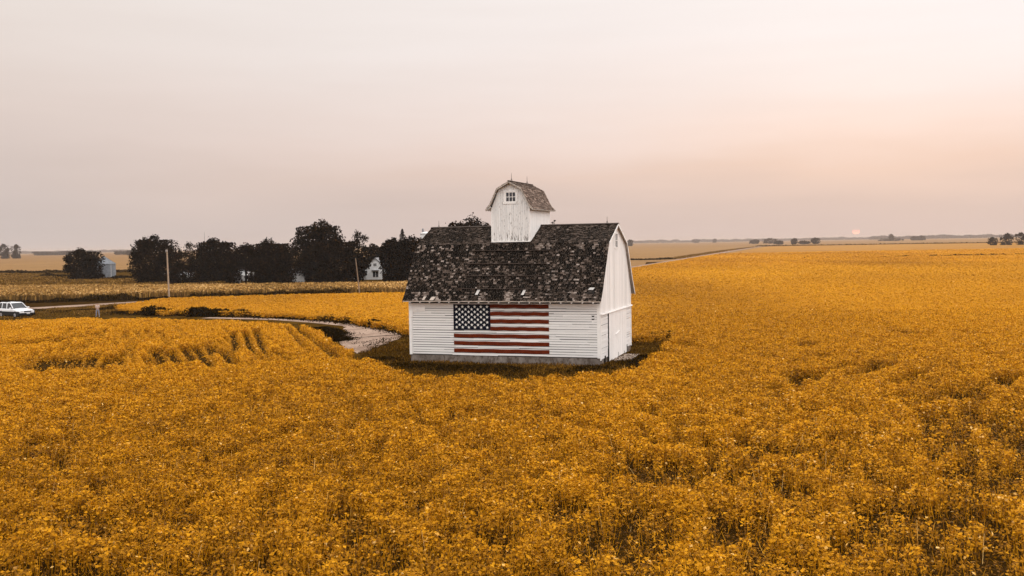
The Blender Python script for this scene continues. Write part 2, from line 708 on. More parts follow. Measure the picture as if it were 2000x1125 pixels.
# ragged outline
rg = []
for i in range(len(gp)):
    a, b = gp[i], gp[(i + 1) % len(gp)]
    for k in range(6):
        t = k / 6
        rg.append((a[0] + (b[0] - a[0]) * t + rnd.uniform(-.25, .25), a[1] + (b[1] - a[1]) * t + rnd.uniform(-.8, .8)))
sheet('gravel_yard', rg, 0.08, M_gravel)
# distant soybean canopy to the right, beyond the leaves
sheet('far_field', [(41, 310), (326 + 14, 1276), (620, 1330), (1500, 1400), (1500, 310)], 0.42, M_farsoy)

# ------------------------------------------------------------------ soybean crop
GAPS = []
for a, b, w in (((62, 728), (100, 704), .55), ((84, 728), (98, 712), .5), ((110, 728), (130, 703), .38), ((143, 725), (152, 703), .25), ((170, 724), (182, 700), .3),
                ((198, 724), (212, 706), .34), ((226, 718), (230, 703), .28), ((285, 703), (300, 722), .22), ((307, 690), (322, 718), .3),
                ((332, 690), (356, 720), .25), ((360, 684), (386, 716), .25), ((385, 684), (410, 720), .25), ((410, 680), (424, 700), .3),
                ((435, 690), (460, 722), .22), ((480, 655), (492, 690), .2), ((455, 655), (462, 690), .2), ((500, 650), (515, 690), .2),
                ((44, 679), (155, 662), .8), ((100, 669), (200, 657), .4), ((130, 686), (250, 670), .3), ((258, 680), (300, 676), .3), ((330, 672), (375, 665), .3),
                ((585, 655), (668, 705), .16), ((575, 640), (660, 712), .18), ((560, 645), (600, 690), .15),
                ((1672, 744), (1736, 722), .28), ((1690, 728), (1712, 718), .2), ((1745, 762), (1800, 738), .2), ((1620, 740), (1660, 722), .15),
                ((1575, 758), (1592, 742), .3), ((1548, 755), (1560, 742), .25), ((1855, 790), (1885, 770), .4), ((1940, 765), (1965, 745), .35),
                ((1745, 655), (1790, 660), .5), ((1870, 655), (1920, 662), .3), ((1750, 516), (1785, 516), 2.0),
                ((1330, 682), (1346, 676), .35), ((1440, 674), (1456, 674), .3), ((1575, 685), (1582, 680), .3)):
    GAPS.append((at(a[0], a[1], .3), at(b[0], b[1], .3), w, 1.0))
for k in range(24):          # faint sown rows bending round the headland
    xb = 40 + k * 25
    sl = float(np.interp(xb, [40, 110, 230, 290, 440, 640], [1.0, .8, .15, -.6, -.9, -1.7]))
    for (ya, yb, st_) in ((733, 714, .55), (716, 690, .9), (694, 668, .8), (672, 652, .7)):
        if ya > 720 and xb > 420:
            continue
        if rnd.random() < .45:
            continue
        ya, yb = ya + rnd.uniform(-9, 6), yb + rnd.uniform(-6, 9)
        st_ *= rnd.uniform(.35, .75)
        GAPS.append((at(xb + sl * (728 - ya), ya, .3), at(xb + sl * (728 - yb), yb, .3), .17, st_))
D0, D1 = 23.0, 640.0
gd = np.linspace(D0, D1, 4000)
LEAF0 = 0.092


def lsize(dd):
    return LEAF0 * np.maximum(1, np.minimum(dd, 130) / 33) ** 0.42 * np.maximum(1, dd / 130) ** .8


pdf = gd / lsize(gd) ** 2 * np.interp(gd, [23, 34, 60, 130, 200, 330, 450, 640], [.72, .85, 1, 1, .6, .5, .3, .05])
cdf = np.cumsum(pdf)
COVER = 4.0
HW = 0.66
ntot = int(cdf[-1] * (gd[1] - gd[0]) * 2 * HW * COVER)
print('soy samples', ntot)
cdf /= cdf[-1]
yy = np.interp(RNG.random(ntot), cdf, gd)
xx = (RNG.random(ntot) * 2 - 1) * HW * yy
jx = fbm(xx, yy, 2.2, 130, 2) - .5
keep = ~inpoly(xx + jx * 2.2, yy + (fbm(xx, yy, 1.7, 140, 2) - .5) * 4.0, YARD)
keep &= ~inpoly(xx, yy, BEYOND)
keep &= polydist(xx, yy, ROAD) > 4.2
keep &= ~((yy > 330) & (xx < 47 + (yy - 338) * .305))
keep &= ~(segdist(xx, yy, at(1580, 506), at(2100, 499)) < 5)
xx, yy = xx[keep], yy[keep]
n1 = fbm(xx, yy, 1.9, 100)
n2 = fbm(xx, yy, 1.1, 200, 2)
n3 = vnoise(xx, yy, .42, 300)
nl = fbm(xx, yy * .45, 34.0, 400)
gap = np.zeros(len(xx))
for a, b, w, st_ in GAPS:
    m = (np.abs(xx - (a[0] + b[0]) / 2) < 30) & (np.abs(yy - (a[1] + b[1]) / 2) < 60)
    dd = segdist(xx[m], yy[m], a, b)
    gap[m] = np.maximum(gap[m], st_ * np.clip(1.6 - dd / (w * 1.7) + .5 * (n3[m] - .5), 0, 1))
# thinner stand towards the lower right of the picture and along the near edge
thin = np.clip((xx + 2) / 22, 0, 1) * np.clip((66 - yy) / 30, 0, 1) * .16 + np.clip((48 - yy) / 22, 0, 1) * .09
vig = n1 * .40 + n2 * .28 + n3 * .32
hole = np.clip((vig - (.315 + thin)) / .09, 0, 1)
hole *= (1 - gap)
far = np.clip((yy - 60) / 120, 0, 1)
hole = np.maximum(hole, far * .9 * (1 - gap))
keep = RNG.random(len(xx)) < .20 * (1 - .85 * gap) + .80 * hole
xx, yy, n1, n2, n3, nl, hole, gap = (q[keep] for q in (xx, yy, n1, n2, n3, nl, hole, gap))
ln = len(xx)
fl = 1 - .62 * np.clip((yy - 42) / 60, 0, 1)
hgt = (.81 + fl * (.20 * (n2 - .5) + .44 * (n3 - .5))) * (.35 + .65 * hole) * (1 - .5 * gap)
u = RNG.random(ln)
zz_ = hgt * (1 - .75 * u ** 1.7)
s = lsize(yy) * (.5 + .95 * RNG.random(ln))
zz_ = np.maximum(zz_, s * .3 + .06)
tl = RNG.normal(0, 1, (ln, 2)) * (.56 - .28 * np.clip((yy - 45) / 80, 0, 1))[:, None]
nrm = np.stack([tl[:, 0], tl[:, 1] - .25, np.ones(ln)], 1)
ang = RNG.random(ln) * 6.283
al = np.stack([np.cos(ang), np.sin(ang), RNG.normal(-.25, .4, ln)], 1)
narrow = np.where(RNG.random(ln) < .35, .38, .85)
Vq = leaf_quads(np.stack([xx, yy, zz_], 1), s * np.where(narrow < .5, 1.5, 1.15), s * narrow, al, nrm)
near = np.clip((95 - yy) / 55, 0, 1)
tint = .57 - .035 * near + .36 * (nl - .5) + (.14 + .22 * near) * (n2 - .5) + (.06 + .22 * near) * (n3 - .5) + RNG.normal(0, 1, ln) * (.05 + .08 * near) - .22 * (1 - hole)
pale = RNG.random(ln) < .003 + .006 * near
tint[pale] = .9 + .1 * RNG.random(pale.sum())
tint = np.clip(tint, 0, 1)
# bare stalks
sel = RNG.choice(ln, ln // 12, replace=False)
sel = sel[yy[sel] < 110]
h2 = hgt[sel] * (.75 + .45 * RNG.random(len(sel)))
b0 = np.stack([xx[sel], yy[sel], np.full(len(sel), .02)], 1)
lean = RNG.normal(0, .16, (len(sel), 2))
t0 = b0 + np.stack([lean[:, 0], lean[:, 1], h2], 1)
wd = .006 + yy[sel] * .00016
wv = np.stack([wd, wd * 0, wd * 0], 1)
Vs = np.stack([b0 - wv, b0 + wv, t0 + wv * .5, t0 - wv * .5], 1)
Vq = np.concatenate([Vq, Vs])
tint = np.concatenate([tint, np.clip(.45 + RNG.normal(0, .2, len(sel)), 0, 1)])
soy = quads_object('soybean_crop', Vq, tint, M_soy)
tag(soy, 'ripe golden orange soybean crop filling the field around the white barn', 'crop', kind='stuff')
print('soy leaves', len(Vq))

# ------------------------------------------------------------------ corn strip and weeds
CORN = [(-190, 165)] + [(-97, 170.5), (-62, 178.5), (-40, 180), (-19, 181), (-16, 205), (-60, 207), (-110, 222), (-190, 250)]


def scatter_poly(poly, dens):
    xs, ys = [q[0] for q in poly], [q[1] for q in poly]
    n = int((max(xs) - min(xs)) * (max(ys) - min(ys)) * dens)
    x = RNG.uniform(min(xs), max(xs), n)
    y = RNG.uniform(min(ys), max(ys), n)
    m = inpoly(x, y, poly)
    return x[m], y[m]


def blades(x, y, h, w, lean, z0=0.0):
    n = len(x)
    b0 = np.stack([x, y, np.full(n, z0)], 1)
    L = RNG.normal(0, lean, (n, 2)) * h[:, None]
    t = b0 + np.stack([L[:, 0], L[:, 1], h], 1)
    mid = (b0 + t) / 2 + np.stack([L[:, 1] * .2, -L[:, 0] * .2, h * .08], 1)
    a = RNG.random(n) * 6.283
    wv = np.stack([np.cos(a), np.sin(a), np.zeros(n)], 1) * w[:, None]
    return np.stack([b0, mid - wv, t, mid + wv], 1)


def clump(x, y, z, s, up=.5):
    n = len(x)
    nr = RNG.normal(0, 1, (n, 3))
    nr[:, 2] = np.abs(nr[:, 2]) + up
    al = RNG.normal(0, 1, (n, 3))
    return leaf_quads(np.stack([x, y, z], 1), s * 1.3, s * .8, al, nr)


x, y = scatter_poly(CORN, 14)
h = 1.25 + .45 * fbm(x, y, 5, 500) + RNG.normal(0, .10, len(x))
V1 = blades(x, y, h, .07 + RNG.random(len(x)) * .09, .12)
t1 = np.clip(.38 + .5 * (fbm(x, y * .6, 14, 520) - .5) + RNG.normal(0, .14, len(x)), 0, 1)
x2, y2 = scatter_poly(CORN, 16)
h = 1.25 + .45 * fbm(x2, y2, 5, 500)
V2 = clump(x2, y2, h * (.75 + .3 * RNG.random(len(x2))), .22 + .2 * RNG.random(len(x2)), .6)
t2 = np.clip(.62 + .6 * (fbm(x2, y2 * .6, 14, 520) - .5) + RNG.normal(0, .16, len(x2)), 0, 1)
corn = quads_object('corn_field', np.concatenate([V1, V2]), np.concatenate([t1, t2]), M_corn)
tag(corn, 'strip of drying tan corn between the gravel road and the farmstead trees', 'corn', kind='stuff')


M_stub = tinted('dry field grass', [(0, (.045, .026, .006)), (.5, (.165, .084, .016)), (1, (.37, .205, .055))], .9, 0)


def weed_strip(name, pts, width, h, dens, label, z0=0.0, tmean=.35, size=.22, mt=None):
    X_, Y_, H_ = [], [], []
    for i in range(len(pts) - 1):
        a, b = pts[i], pts[i + 1]
        L = math.hypot(b[0] - a[0], b[1] - a[1])
        n = int(L * width * dens)
        t = RNG.random(n)
        ox = RNG.normal(0, width / 3, n)
        nx, ny = -(b[1] - a[1]) / L, (b[0] - a[0]) / L
        X_.append(a[0] + (b[0] - a[0]) * t + nx * ox)
        Y_.append(a[1] + (b[1] - a[1]) * t + ny * ox)
        H_.append(h * np.exp(-(ox / (width / 2)) ** 2 * .7))
    x, y, hh = np.concatenate(X_), np.concatenate(Y_), np.concatenate(H_)
    nn = fbm(x, y, 3.5, 700 + len(pts))
    hh = hh * np.clip((nn - .25) * 2.0, .12, 1.35)
    z = z0 + hh * RNG.random(len(x)) ** .6
    V1 = clump(x, y, z + .05, size * (.6 + .8 * RNG.random(len(x))), .2)
    V2 = blades(x[::2], y[::2], hh[::2] * 1.1 + .15, np.full(len(x[::2]), size * .16), .25, z0)
    t = np.clip(tmean + .5 * (nn - .5) + RNG.normal(0, .2, len(x)), 0, 1)
    o = quads_object(name, np.concatenate([V1, V2]), np.concatenate([t, t[::2]]), mt or M_weed)
    return tag(o, label, 'weeds', kind='stuff')


weed_strip('roadside_weeds', [(-170, 158), (-97, 169), (-63, 176.6), (-40, 179), (-22, 180)], 2.6, 1.15, 40,
           'dark weeds along the front edge of the corn strip', size=.26, tmean=.3)
weed_strip('drive_weeds', [at(px, py) for px, py in ((225, 613), (330, 616), (450, 618), (560, 622), (640, 627), (700, 633), (750, 641), (800, 652))] + [bw(-14, 15)], 2.6, .85, 60,
           'dark weeds along the far side of the barn driveway', size=.17, tmean=.3)
weed_strip('verge_weeds', [at(px, py) for px, py in ((-60, 611), (75, 611), (150, 609), (215, 606), (250, 601))], 3.5, .55, 45,
           'low brown weeds on the verge between the white car and the person', size=.2, tmean=.45)
weed_strip('yard_weeds', [at(px, py) for px, py in ((725, 702), (800, 718), (900, 722), (1000, 727), (1100, 728), (1190, 722), (1240, 712), (1285, 696))], 3.0, .4, 70,
           'dark trampled weeds at the soybean edge around the barn yard', size=.14, tmean=.32)
weed_strip('shade_weeds', [at(px, py) for px, py in ((608, 642), (640, 650), (660, 668), (650, 660), (630, 648))], 2.6, .6, 90,
           'patch of weeds with shade put into their dark tint, left of the pale gravel yard', size=.16, tmean=.1)  # low tint mean paints the shade into these weeds
weed_strip('back_weeds', [at(px, py) for px, py in ((1225, 668), (1260, 669), (1300, 666), (1318, 661))], 2.2, .95, 90,
           'dark weed edge to the right behind the barn', size=.16, tmean=.1)
weed_strip('road_weeds', [at(px, py) for px, py in ((1232, 508), (1270, 507.5), (1310, 506))], 7, .8, 5,
           'dark weed line on the far side of the gravel road right of the barn', size=.7, tmean=.3)
weed_strip('road_weeds', [at(px, py) for px, py in ((1310, 506), (1360, 498), (1420, 489), (1470, 482.5))], 8, .35, 2,
           'thin brown grass line beside the far gravel road', size=.4, tmean=.45, mt=M_stub)
weed_strip('ditch_weeds', [at(px, py) for px, py in ((1570, 506), (1700, 505.2), (1850, 502), (2080, 498))], 8, 1.1, 6,
           'thin dark ditch line across the field on the right', size=.6, tmean=.4)
weed_strip('boundary_weeds', [at(px, py) for px, py in ((1480, 481.3), (1600, 480), (1750, 477.5), (1900, 475.5), (2080, 473))], 16, 1.2, .9,
           'far dark boundary line below the horizon on the right', size=1.8, tmean=.7)
weed_strip('field_edge_weeds', [at(px, py) for px, py in ((-60, 533), (60, 532.5), (140, 532), (270, 531), (330, 531))], 9, 1.2, 4,
           'dark weed line behind the grain bin on the left', size=.7, tmean=.35)
weed_strip('bin_weeds', [at(px, py) for px, py in ((95, 540), (150, 542), (250, 545), (340, 548))], 10, 1.0, 6,
           'dark weeds around the foot of the grain bin', size=.6, tmean=.15)

def grass_stuff(name, poly, dens, h, w, m, tmean, label, hole=None):
    x, y = scatter_poly(poly, dens)
    if hole:
        k_ = ~inpoly(x, y, hole)
        x, y = x[k_], y[k_]
    nn = fbm(x, y, 4.0, 820)
    k_ = RNG.random(len(x)) < np.clip((nn - .25) * 2.5, .15, 1)
    x, y, nn = x[k_], y[k_], nn[k_]
    hh = h * (.4 + .8 * RNG.random(len(x))) * (.5 + nn)
    V = blades(x, y, hh, np.full(len(x), w), .45, .04)
    t = np.clip(tmean + .9 * (nn - .5) + RNG.normal(0, .2, len(x)), 0, 1)
    return tag(quads_object(name, V, t, m), label, 'grass', kind='stuff')


M_dry = tinted('dry yard grass', [(0, (.018, .009, .0015)), (.5, (.085, .040, .005)), (1, (.34, .165, .022))], .85, 0)
barn_foot = [bw(.1, -.1), bw(.1, 10.8), bw(-15.2, 10.8), bw(-15.2, -.1)]
GPOLY = [at(x, y) for x, y in GRAV]
yard_poly = [at(x, y) for x, y in ((735, 672), (800, 652), (1236, 664), (1325, 662), (1310, 690), (1250, 716), (1190, 736), (1000, 744), (800, 733), (722, 710), (700, 692))]
grass_stuff('yard_grass', yard_poly, 110, .20, .022, M_dry, .38, 'short dark brown grass of the yard around the white barn', barn_foot)
grass_stuff('field_grass', [(-245, 205), (-110, 224), (-60, 208), (-16, 206), (-16, 235), (-60, 250), (-110, 290), (-140, 330), (-215, 410), (-300, 410)], 4.0, .5, .16, M_stub, .42,
            'brownish dry grass between the corn strip and the grain bin')
grass_stuff('verge_grass', [at(x, y) for x, y in ((-60, 609), (70, 606), (300, 592), (300, 600), (235, 606), (225, 616), (190, 621), (-60, 627))], 26, .3, .05, M_stub, .36,
            'dry grass verge around the parked white car')

# loose tufts on the yard and gravel edges
weed_strip('gravel_tufts', [at(px, py) for px, py in ((668, 652), (690, 653), (668, 666), (690, 674), (760, 662), (715, 679), (790, 655))], 1.5, .2, 7,
           'small dark grass tufts growing into the gravel yard', size=.12, tmean=.25)


def bush(px, py, w, h, seed, label, group='bushes along the barn driveway'):
    X0, Y0 = at(px, py)
    r = np.random.default_rng(seed)
    n = int(500 * w)
    K = max(3, int(w * 2.2))
    cx = r.uniform(-w / 2, w / 2, K)
    rr = r.uniform(.28, .5, K) * h
    k = r.integers(0, K, n)
    v = r.normal(0, 1, (n, 3))
    v /= np.linalg.norm(v, axis=1, keepdims=True)
    v *= (r.random(n) ** .4)[:, None]
    P = np.stack([cx[k], r.uniform(-.3, .3, K)[k] * w * .4, np.abs(h * (.85 - .3 * np.abs(cx / w)) - rr)[k]], 1) + v * rr[k][:, None] * np.array([1.2, 1.2, 1.05])
    P[:, 2] = np.maximum(P[:, 2], .05)
    root = empty('bush', (X0, Y0, 0), 0, label, 'bush', group)
    V = clump(P[:, 0], P[:, 1], P[:, 2], .13 + .12 * r.random(n), .1)
    quads_object('foliage', V, np.clip(.25 + r.normal(0, .2, n), 0, 1), M_weed, root)
    mb = MB()
    for i in range(K):
        mb.tube([(cx[i] * .3, 0, 0), (cx[i] * .7, .02, h * .35), (cx[i], 0, h * .65)], [.03, .02, .01], 5)
    mb.build('stem', M_bark, root)


bush(299, 617, 2.8, 1.75, 1, 'dark rounded bush beside the driveway, nearest to the person')
bush(387, 619, 2.8, 1.75, 2, 'low dark bush beside the driveway, second from the person')
bush(425, 619, 3.4, 1.4, 3, 'broad low dark bush at the driveway, third from the person')
bush(729, 641, .9, 1.35, 4, 'thin upright dark weed bush behind the gravel yard')

# ------------------------------------------------------------------ barn
barn = empty('barn', (BX, BY, 0), YAW, 'white corn crib barn with dark gambrel roof and flag painted on its boards', 'barn')
BW_, BD = 15.1, 10.62
ZF, ZW, ZE, ZK, ZR = .60, 4.52, 4.81, 9.03, 10.46
OE, OG, KI = .63, .27, 2.2
# foundation
mb = MB()
mb.box(-BW_ + .02, -.02, .02, .35, -.2, ZF)
mb.box(-BW_ + .02, -.02, BD - .35, BD - .02, -.2, ZF)
mb.box(-BW_ + .02, -BW_ + .35, .35, BD - .35, -.2, ZF)
mb.box(-.35, -.02, .35, 2.3, -.2, ZF - .12)
mb.box(-.35, -.02, 8.6, BD - .35, -.2, ZF - .12)
mb.build('foundation', M_conc, barn, bevel=.03)
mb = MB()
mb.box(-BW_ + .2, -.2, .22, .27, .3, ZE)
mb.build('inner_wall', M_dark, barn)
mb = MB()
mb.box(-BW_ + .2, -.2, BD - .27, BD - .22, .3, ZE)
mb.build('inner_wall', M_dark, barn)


def slat_wall(u0, u1, z0, z1, pitch, v0, gapmean, axis=1, skip=None, seed=3, sgn=-1, thick=.03, tight=0.0):
    """horizontal boards with irregular open slits"""
    r = random.Random(seed)
    mb = MB()
    n = max(1, round((z1 - z0) / pitch))
    p = (z1 - z0) / n
    for i in range(n):
        zb = z0 + i * p
        cuts = [u0]
        while cuts[-1] < u1 - 1.2:
            cuts.append(min(u1, cuts[-1] + r.uniform(1.6, 4.4)))
        if cuts[-1] < u1:
            cuts.append(u1)
        for a, b in zip(cuts[:-1], cuts[1:]):
            if b - a < .02:
                continue
            ga = gapmean * r.choice((.3, .7, .8, .9, 1, 1.1, 1.3)) * (0.2 if r.random() < tight else 1)
            gb = max(0, ga + r.uniform(-.5, .5) * gapmean)
            sag = r.uniform(-.006, .006)
            dv = r.uniform(0, .012)
            t = r.uniform(.15, .95)
            vo, vi = v0 + sgn * (thick + dv), v0
            za, zb2 = zb + sag + ga, zb + sag + gb
            zt = zb + p + sag
            e = .003
            pts = [(a + e, za), (b - e, zb2), (b - e, zt), (a + e, zt)]
            if axis == 1:
                q = [(pts[0][0], vo, pts[0][1]), (pts[1][0], vo, pts[1][1]), (pts[1][0], vi, pts[1][1]), (pts[0][0], vi, pts[0][1]),
                     (pts[3][0], vo, pts[3][1]), (pts[2][0], vo, pts[2][1]), (pts[2][0], vi, pts[2][1]), (pts[3][0], vi, pts[3][1])]
            else:
                q = [(vo, pts[0][0], pts[0][1]), (vo, pts[1][0], pts[1][1]), (vi, pts[1][0], pts[1][1]), (vi, pts[0][0], pts[0][1]),
                     (vo, pts[3][0], pts[3][1]), (vo, pts[2][0], pts[2][1]), (vi, pts[2][0], pts[2][1]), (vi, pts[3][0], pts[3][1])]
            mb.hexa(q, 0, t)
    return mb


mb = slat_wall(-BW_ + .2, -.2, ZF + .03, ZW - .16, .187, .0, .040, 1, seed=5)
mb.build('front_wall', M_front, barn)
mb = slat_wall(-BW_ + .2, -.2, ZF + .03, ZW + .1, .187, BD, .030, 1, seed=6, sgn=1)
mb.build('back_wall', M_front, barn)
# corner boards, frieze, sill
for (a, b) in ((-BW_, -BW_ + .2), (-.2, 0)):
    mb = MB()
    mb.box(a, b, -.055, .03, ZF + .01, ZW - .16)
    mb.build('corner_board', M_trim, barn, bevel=.008)
mb = MB()
mb.box(-BW_, 0, -.06, .03, ZW - .155, ZW + .06)
mb.build('frieze_board', M_trim, barn, bevel=.008)
mb = MB()
mb.box(-14.78, -13.75, -.075, -.05, 3.98, 4.34)
mb.box(-14.98, -14.80, -.072, -.05, 3.5, 4.34)
mb.build('patch_panel', M_trim, barn, bevel=.006)
for z_ in (3.72, 3.5):
    mb = MB()
    mb.face([(-.62, -.0465, z_), (-.36, -.0465, z_), (-.45, -.0465, z_ - .09), (-.55, -.0465, z_ - .09)])
    mb.build('vent_hole', M_dark, barn)

# rafter tails and soffit under the front eave
for k in range(19):
    u_ = -BW_ + .35 + k * (BW_ - .7) / 18
    mb = MB()
    mb.bar((u_, -.02, ZW + .33), (u_, -OE + .02, ZE - .11), .075, .16)
    mb.build('rafter_tail', M_trim, barn)

# painted flag
FX0, FX1, FZ0, FZ1 = -11.40, -3.83, .86, 4.52
SH = (FZ1 - FZ0) / 13
mb = MB()
FL = MB()
FL.box(FX0, FX1, -.0475, -.047, FZ0, FZ0 + .004)
r_ = random.Random(4)
flag = None
for i in range(7):
    z0 = FZ0 + i * 2 * SH
    u0 = FX0 if i < 3 else -8.42
    mb = MB()
    k = 12
    for j in range(k):
        a = u0 + (FX1 - u0) * j / k
        b = u0 + (FX1 - u0) * (j + 1) / k
        w0 = .012 * math.sin(j * 1.7 + i)
        w1 = .012 * math.sin((j + 1) * 1.7 + i)
        mb.hexa([(a, -.066, z0 + w0), (b, -.066, z0 + w1), (b, -.03, z0 + w1), (a, -.03, z0 + w0),
                 (a, -.066, z0 + SH + w0), (b, -.066, z0 + SH + w1), (b, -.03, z0 + SH + w1), (a, -.03, z0 + SH + w0)], 0, r_.random())
    if flag is None:
        flag = mb.build('flag', M_red, barn)
    else:
        mb.build('stripe', M_red, flag)
CZ0 = FZ0 + 6 * SH + .02
mb = MB()
mb.box(FX0, -8.42, -.066, -.03, CZ0, FZ1)
mb.build('canton', M_blue, flag)


def star_mesh():
    mb = MB()
    P = []
    for k in range(10):
        rr = .132 if k % 2 == 0 else .055
        an = math.pi / 2 + k * math.pi / 5
        P.append((rr * math.cos(an), 0, rr * math.sin(an)))
    for k in range(10):
        mb.face([(0, -.002, 0), P[k], P[(k + 1) % 10]])
    return mb


star0 = None
cw, ch = -8.42 - FX0, FZ1 - CZ0
for row in range(9):
    nst = 6 if row % 2 == 0 else 5
    for k in range(nst):
        cu = FX0 + cw * ((1 if row % 2 == 0 else 2) + 2 * k) / 12
        cz = FZ1 - ch * (row + 1) / 10
        if star0 is None:
            star0 = star_mesh().build('star', M_star, flag)
            s_ = star0
        else:
            s_ = star0.copy()
            COL.objects.link(s_)
            s_.parent = flag
        s_.location = (cu, -.0685, cz)

# right gable: horizontal boards below, vertical boards above, sliding doors
mb = slat_wall(.06, 2.36, .50, 3.72, .19, .0, .024, 0, seed=9, sgn=1, tight=.4)
mb.build('end_wall', M_front, barn)
slat_wall(8.55, BD - .06, .50, 3.72, .19, .0, .024, 0, seed=10, sgn=1, tight=.4).build('end_wall', M_front, barn)


def profile(off):
    """inner gambrel line of the gable wall: v, z (front half then back half)"""
    h = [(0.0, ZW + .22), (.28, 5.35), (KI + .03, ZK - .10), (BD / 2, ZR - .12)]
    return h


def gable_z(v):
    if v > BD / 2:
        v = BD - v
    P = profile(0)
    for (a, za), (b, zb) in zip(P[:-1], P[1:]):
        if v <= b:
            return za + (zb - za) * (v - a) / (b - a)
    return P[-1][1]


def vertical_gable(u0, sgn, zb, seed):
    r = random.Random(seed)
    mb = MB()
    n = 46
    for i in range(n):
        a = BD * i / n
        b = BD * (i + 1) / n
        dv = r.uniform(0, .018)
        t = r.uniform(.0, .95)
        e = .007
        uo, ui = u0 + sgn * (.045 + dv), u0 + sgn * .0
        pts = [(a + e, zb), (b - e, zb)]
        mid = BD / 2
        top = [(b - e, gable_z(b - e)), (a + e, gable_z(a + e))]
        poly = pts + top
        for kink in (KI + .03, BD / 2, BD - KI - .03):
            if a + e < kink < b - e:
                poly = pts + [top[0], (kink, gable_z(kink)), top[1]]
        mb.prism(poly, 0, ui, uo, 0, t)
    return mb


vertical_gable(0, 1, 3.86, 3).build('gable_wall', M_vert, barn)
vertical_gable(-BW_, -1, .6, 4).build('gable_wall', M_vert, barn)
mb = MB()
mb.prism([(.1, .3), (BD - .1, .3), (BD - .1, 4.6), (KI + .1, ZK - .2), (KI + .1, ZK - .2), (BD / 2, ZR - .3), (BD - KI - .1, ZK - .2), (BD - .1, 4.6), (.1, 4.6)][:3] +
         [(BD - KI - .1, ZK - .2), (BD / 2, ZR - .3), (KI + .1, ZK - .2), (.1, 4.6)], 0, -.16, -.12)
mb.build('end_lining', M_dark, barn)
mb = MB()
mb.box(.0, .07, -.05, .12, .45, 3.72)
mb.build('corner_board', M_trim, barn, bevel=.006)
mb = MB()
mb.box(.0, .07, BD - .12, BD + .05, .45, 3.72)
mb.build('corner_board', M_trim, barn, bevel=.006)
mb = MB()
mb.box(.0, .16, -.06, BD + .06, 3.725, 3.85)
mb.box(.16, .20, .1, BD - .1, 3.745, 3.80)
mb.build('door_track', M_trim, barn, bevel=.008)
for (a, b) in ((2.42, 5.39), (5.44, 8.50)):
    mb = MB()
    n = 11
    for i in range(n):
        mb.box(.075, .115 + rnd.uniform(0, .006), a + (b - a) * i / n + .008, a + (b - a) * (i + 1) / n - .008, .12 if a < 3 else .16, 3.72, 0, rnd.uniform(.3, .95))
    dr = mb.build('sliding_door', M_vert, barn)
    mb = MB()
    if a < 3:
        mb.bar((.15, 4.55, 1.92), (.15, 5.75, 2.12), .05, .05)
        mb.build('door_bar', M_trim, dr)
for q_ in ((.035, .10, 2.36, 2.41, 1.1, 3.72), (.035, .10, 2.28, 2.41, .0, 1.1), (-.03, .085, 1.18, 1.42, .0, .66), (.06, .13, 7.5, 7.62, .0, .34), (.06, .13, 8.52, 8.72, .0, .75), (.06, .13, 5.38, 5.46, .05, .5)):
    mb = MB()
    mb.box(*q_)
    mb.build('door_gap', M_dark, barn)
mb = MB()
mb.box(.13, 1.35, 3.2, 7.6, -.1, .12)
mb.build('door_step', plain('pale worn step concrete', (.33, .26, .21), .9, .3, 2), barn, bevel=.03)

# gable window
mb = MB()
for (v0, v1, z0, z1) in ((4.90, 5.0, 8.62, 9.66), (5.68, 5.78, 8.62, 9.66), (4.82, 5.86, 9.66, 9.76), (4.80, 5.88, 8.52, 8.62)):
    mb.box(.045, .105, v0, v1, z0, z1)
mb.box(.045, .085, 5.31, 5.37, 8.62, 9.66)
mb.box(.045, .08, 5.0, 5.68, 9.11, 9.16)
gw = mb.build('gable_window', M_trim, barn)
mb = MB()
mb.box(.03, .062, 5.0, 5.68, 8.62, 9.66)
mb.build('pane', M_glass, gw)


# roof
def slope_shingles(mb, P0, P1, u0, u1, course, width, seed, tfun, lift=.022, wob=.012):
    """P0 lower (v,z), P1 upper; courses of individual shingles, each lapping the one below"""
    r = random.Random(seed)
    L = math.hypot(P1[0] - P0[0], P1[1] - P0[1])
    dv, dz = (P1[0] - P0[0]) / L, (P1[1] - P0[1]) / L
    nv, nz = -dz, dv
    if nz < 0:
        nv, nz = -nv, -nz
    n = max(1, round(L / course))
    c = L / n
    for i in range(n):
        s0 = i * c
        u = u0
        first = True
        while u < u1 - .01:
            w = min(width * r.uniform(.6, 1.5), u1 - u)
            if u1 - u - w < .06:
                w = u1 - u
            j = r.uniform(-wob, wob)
            lf = lift * r.uniform(.6, 1.7)
            if r.random() < .03:
                lf *= 2.6
            a, b = s0 + j - .01, min(L + .02, s0 + c * 1.25)
            t = tfun(u + w / 2, s0 / L, r)
            lo = [(P0[0] + dv * a + nv * lf, P0[1] + dz * a + nz * lf), (P0[0] + dv * a + nv * .001, P0[1] + dz * a + nz * .001)]
            hi = (P0[0] + dv * b + nv * .004, P0[1] + dz * b + nz * .004)
            A = (u + .004, lo[0][0], lo[0][1])
            B = (u + w - .004, lo[0][0], lo[0][1])
            C = (u + w - .004, hi[0], hi[1])
            D_ = (u + .004, hi[0], hi[1])
            mb.face([A, B, C, D_], 0, t)
            mb.face([(u + .004, lo[1][0], lo[1][1]), (u + w - .004, lo[1][0], lo[1][1]), B, A], 0, max(0, t - .3))
            u += w


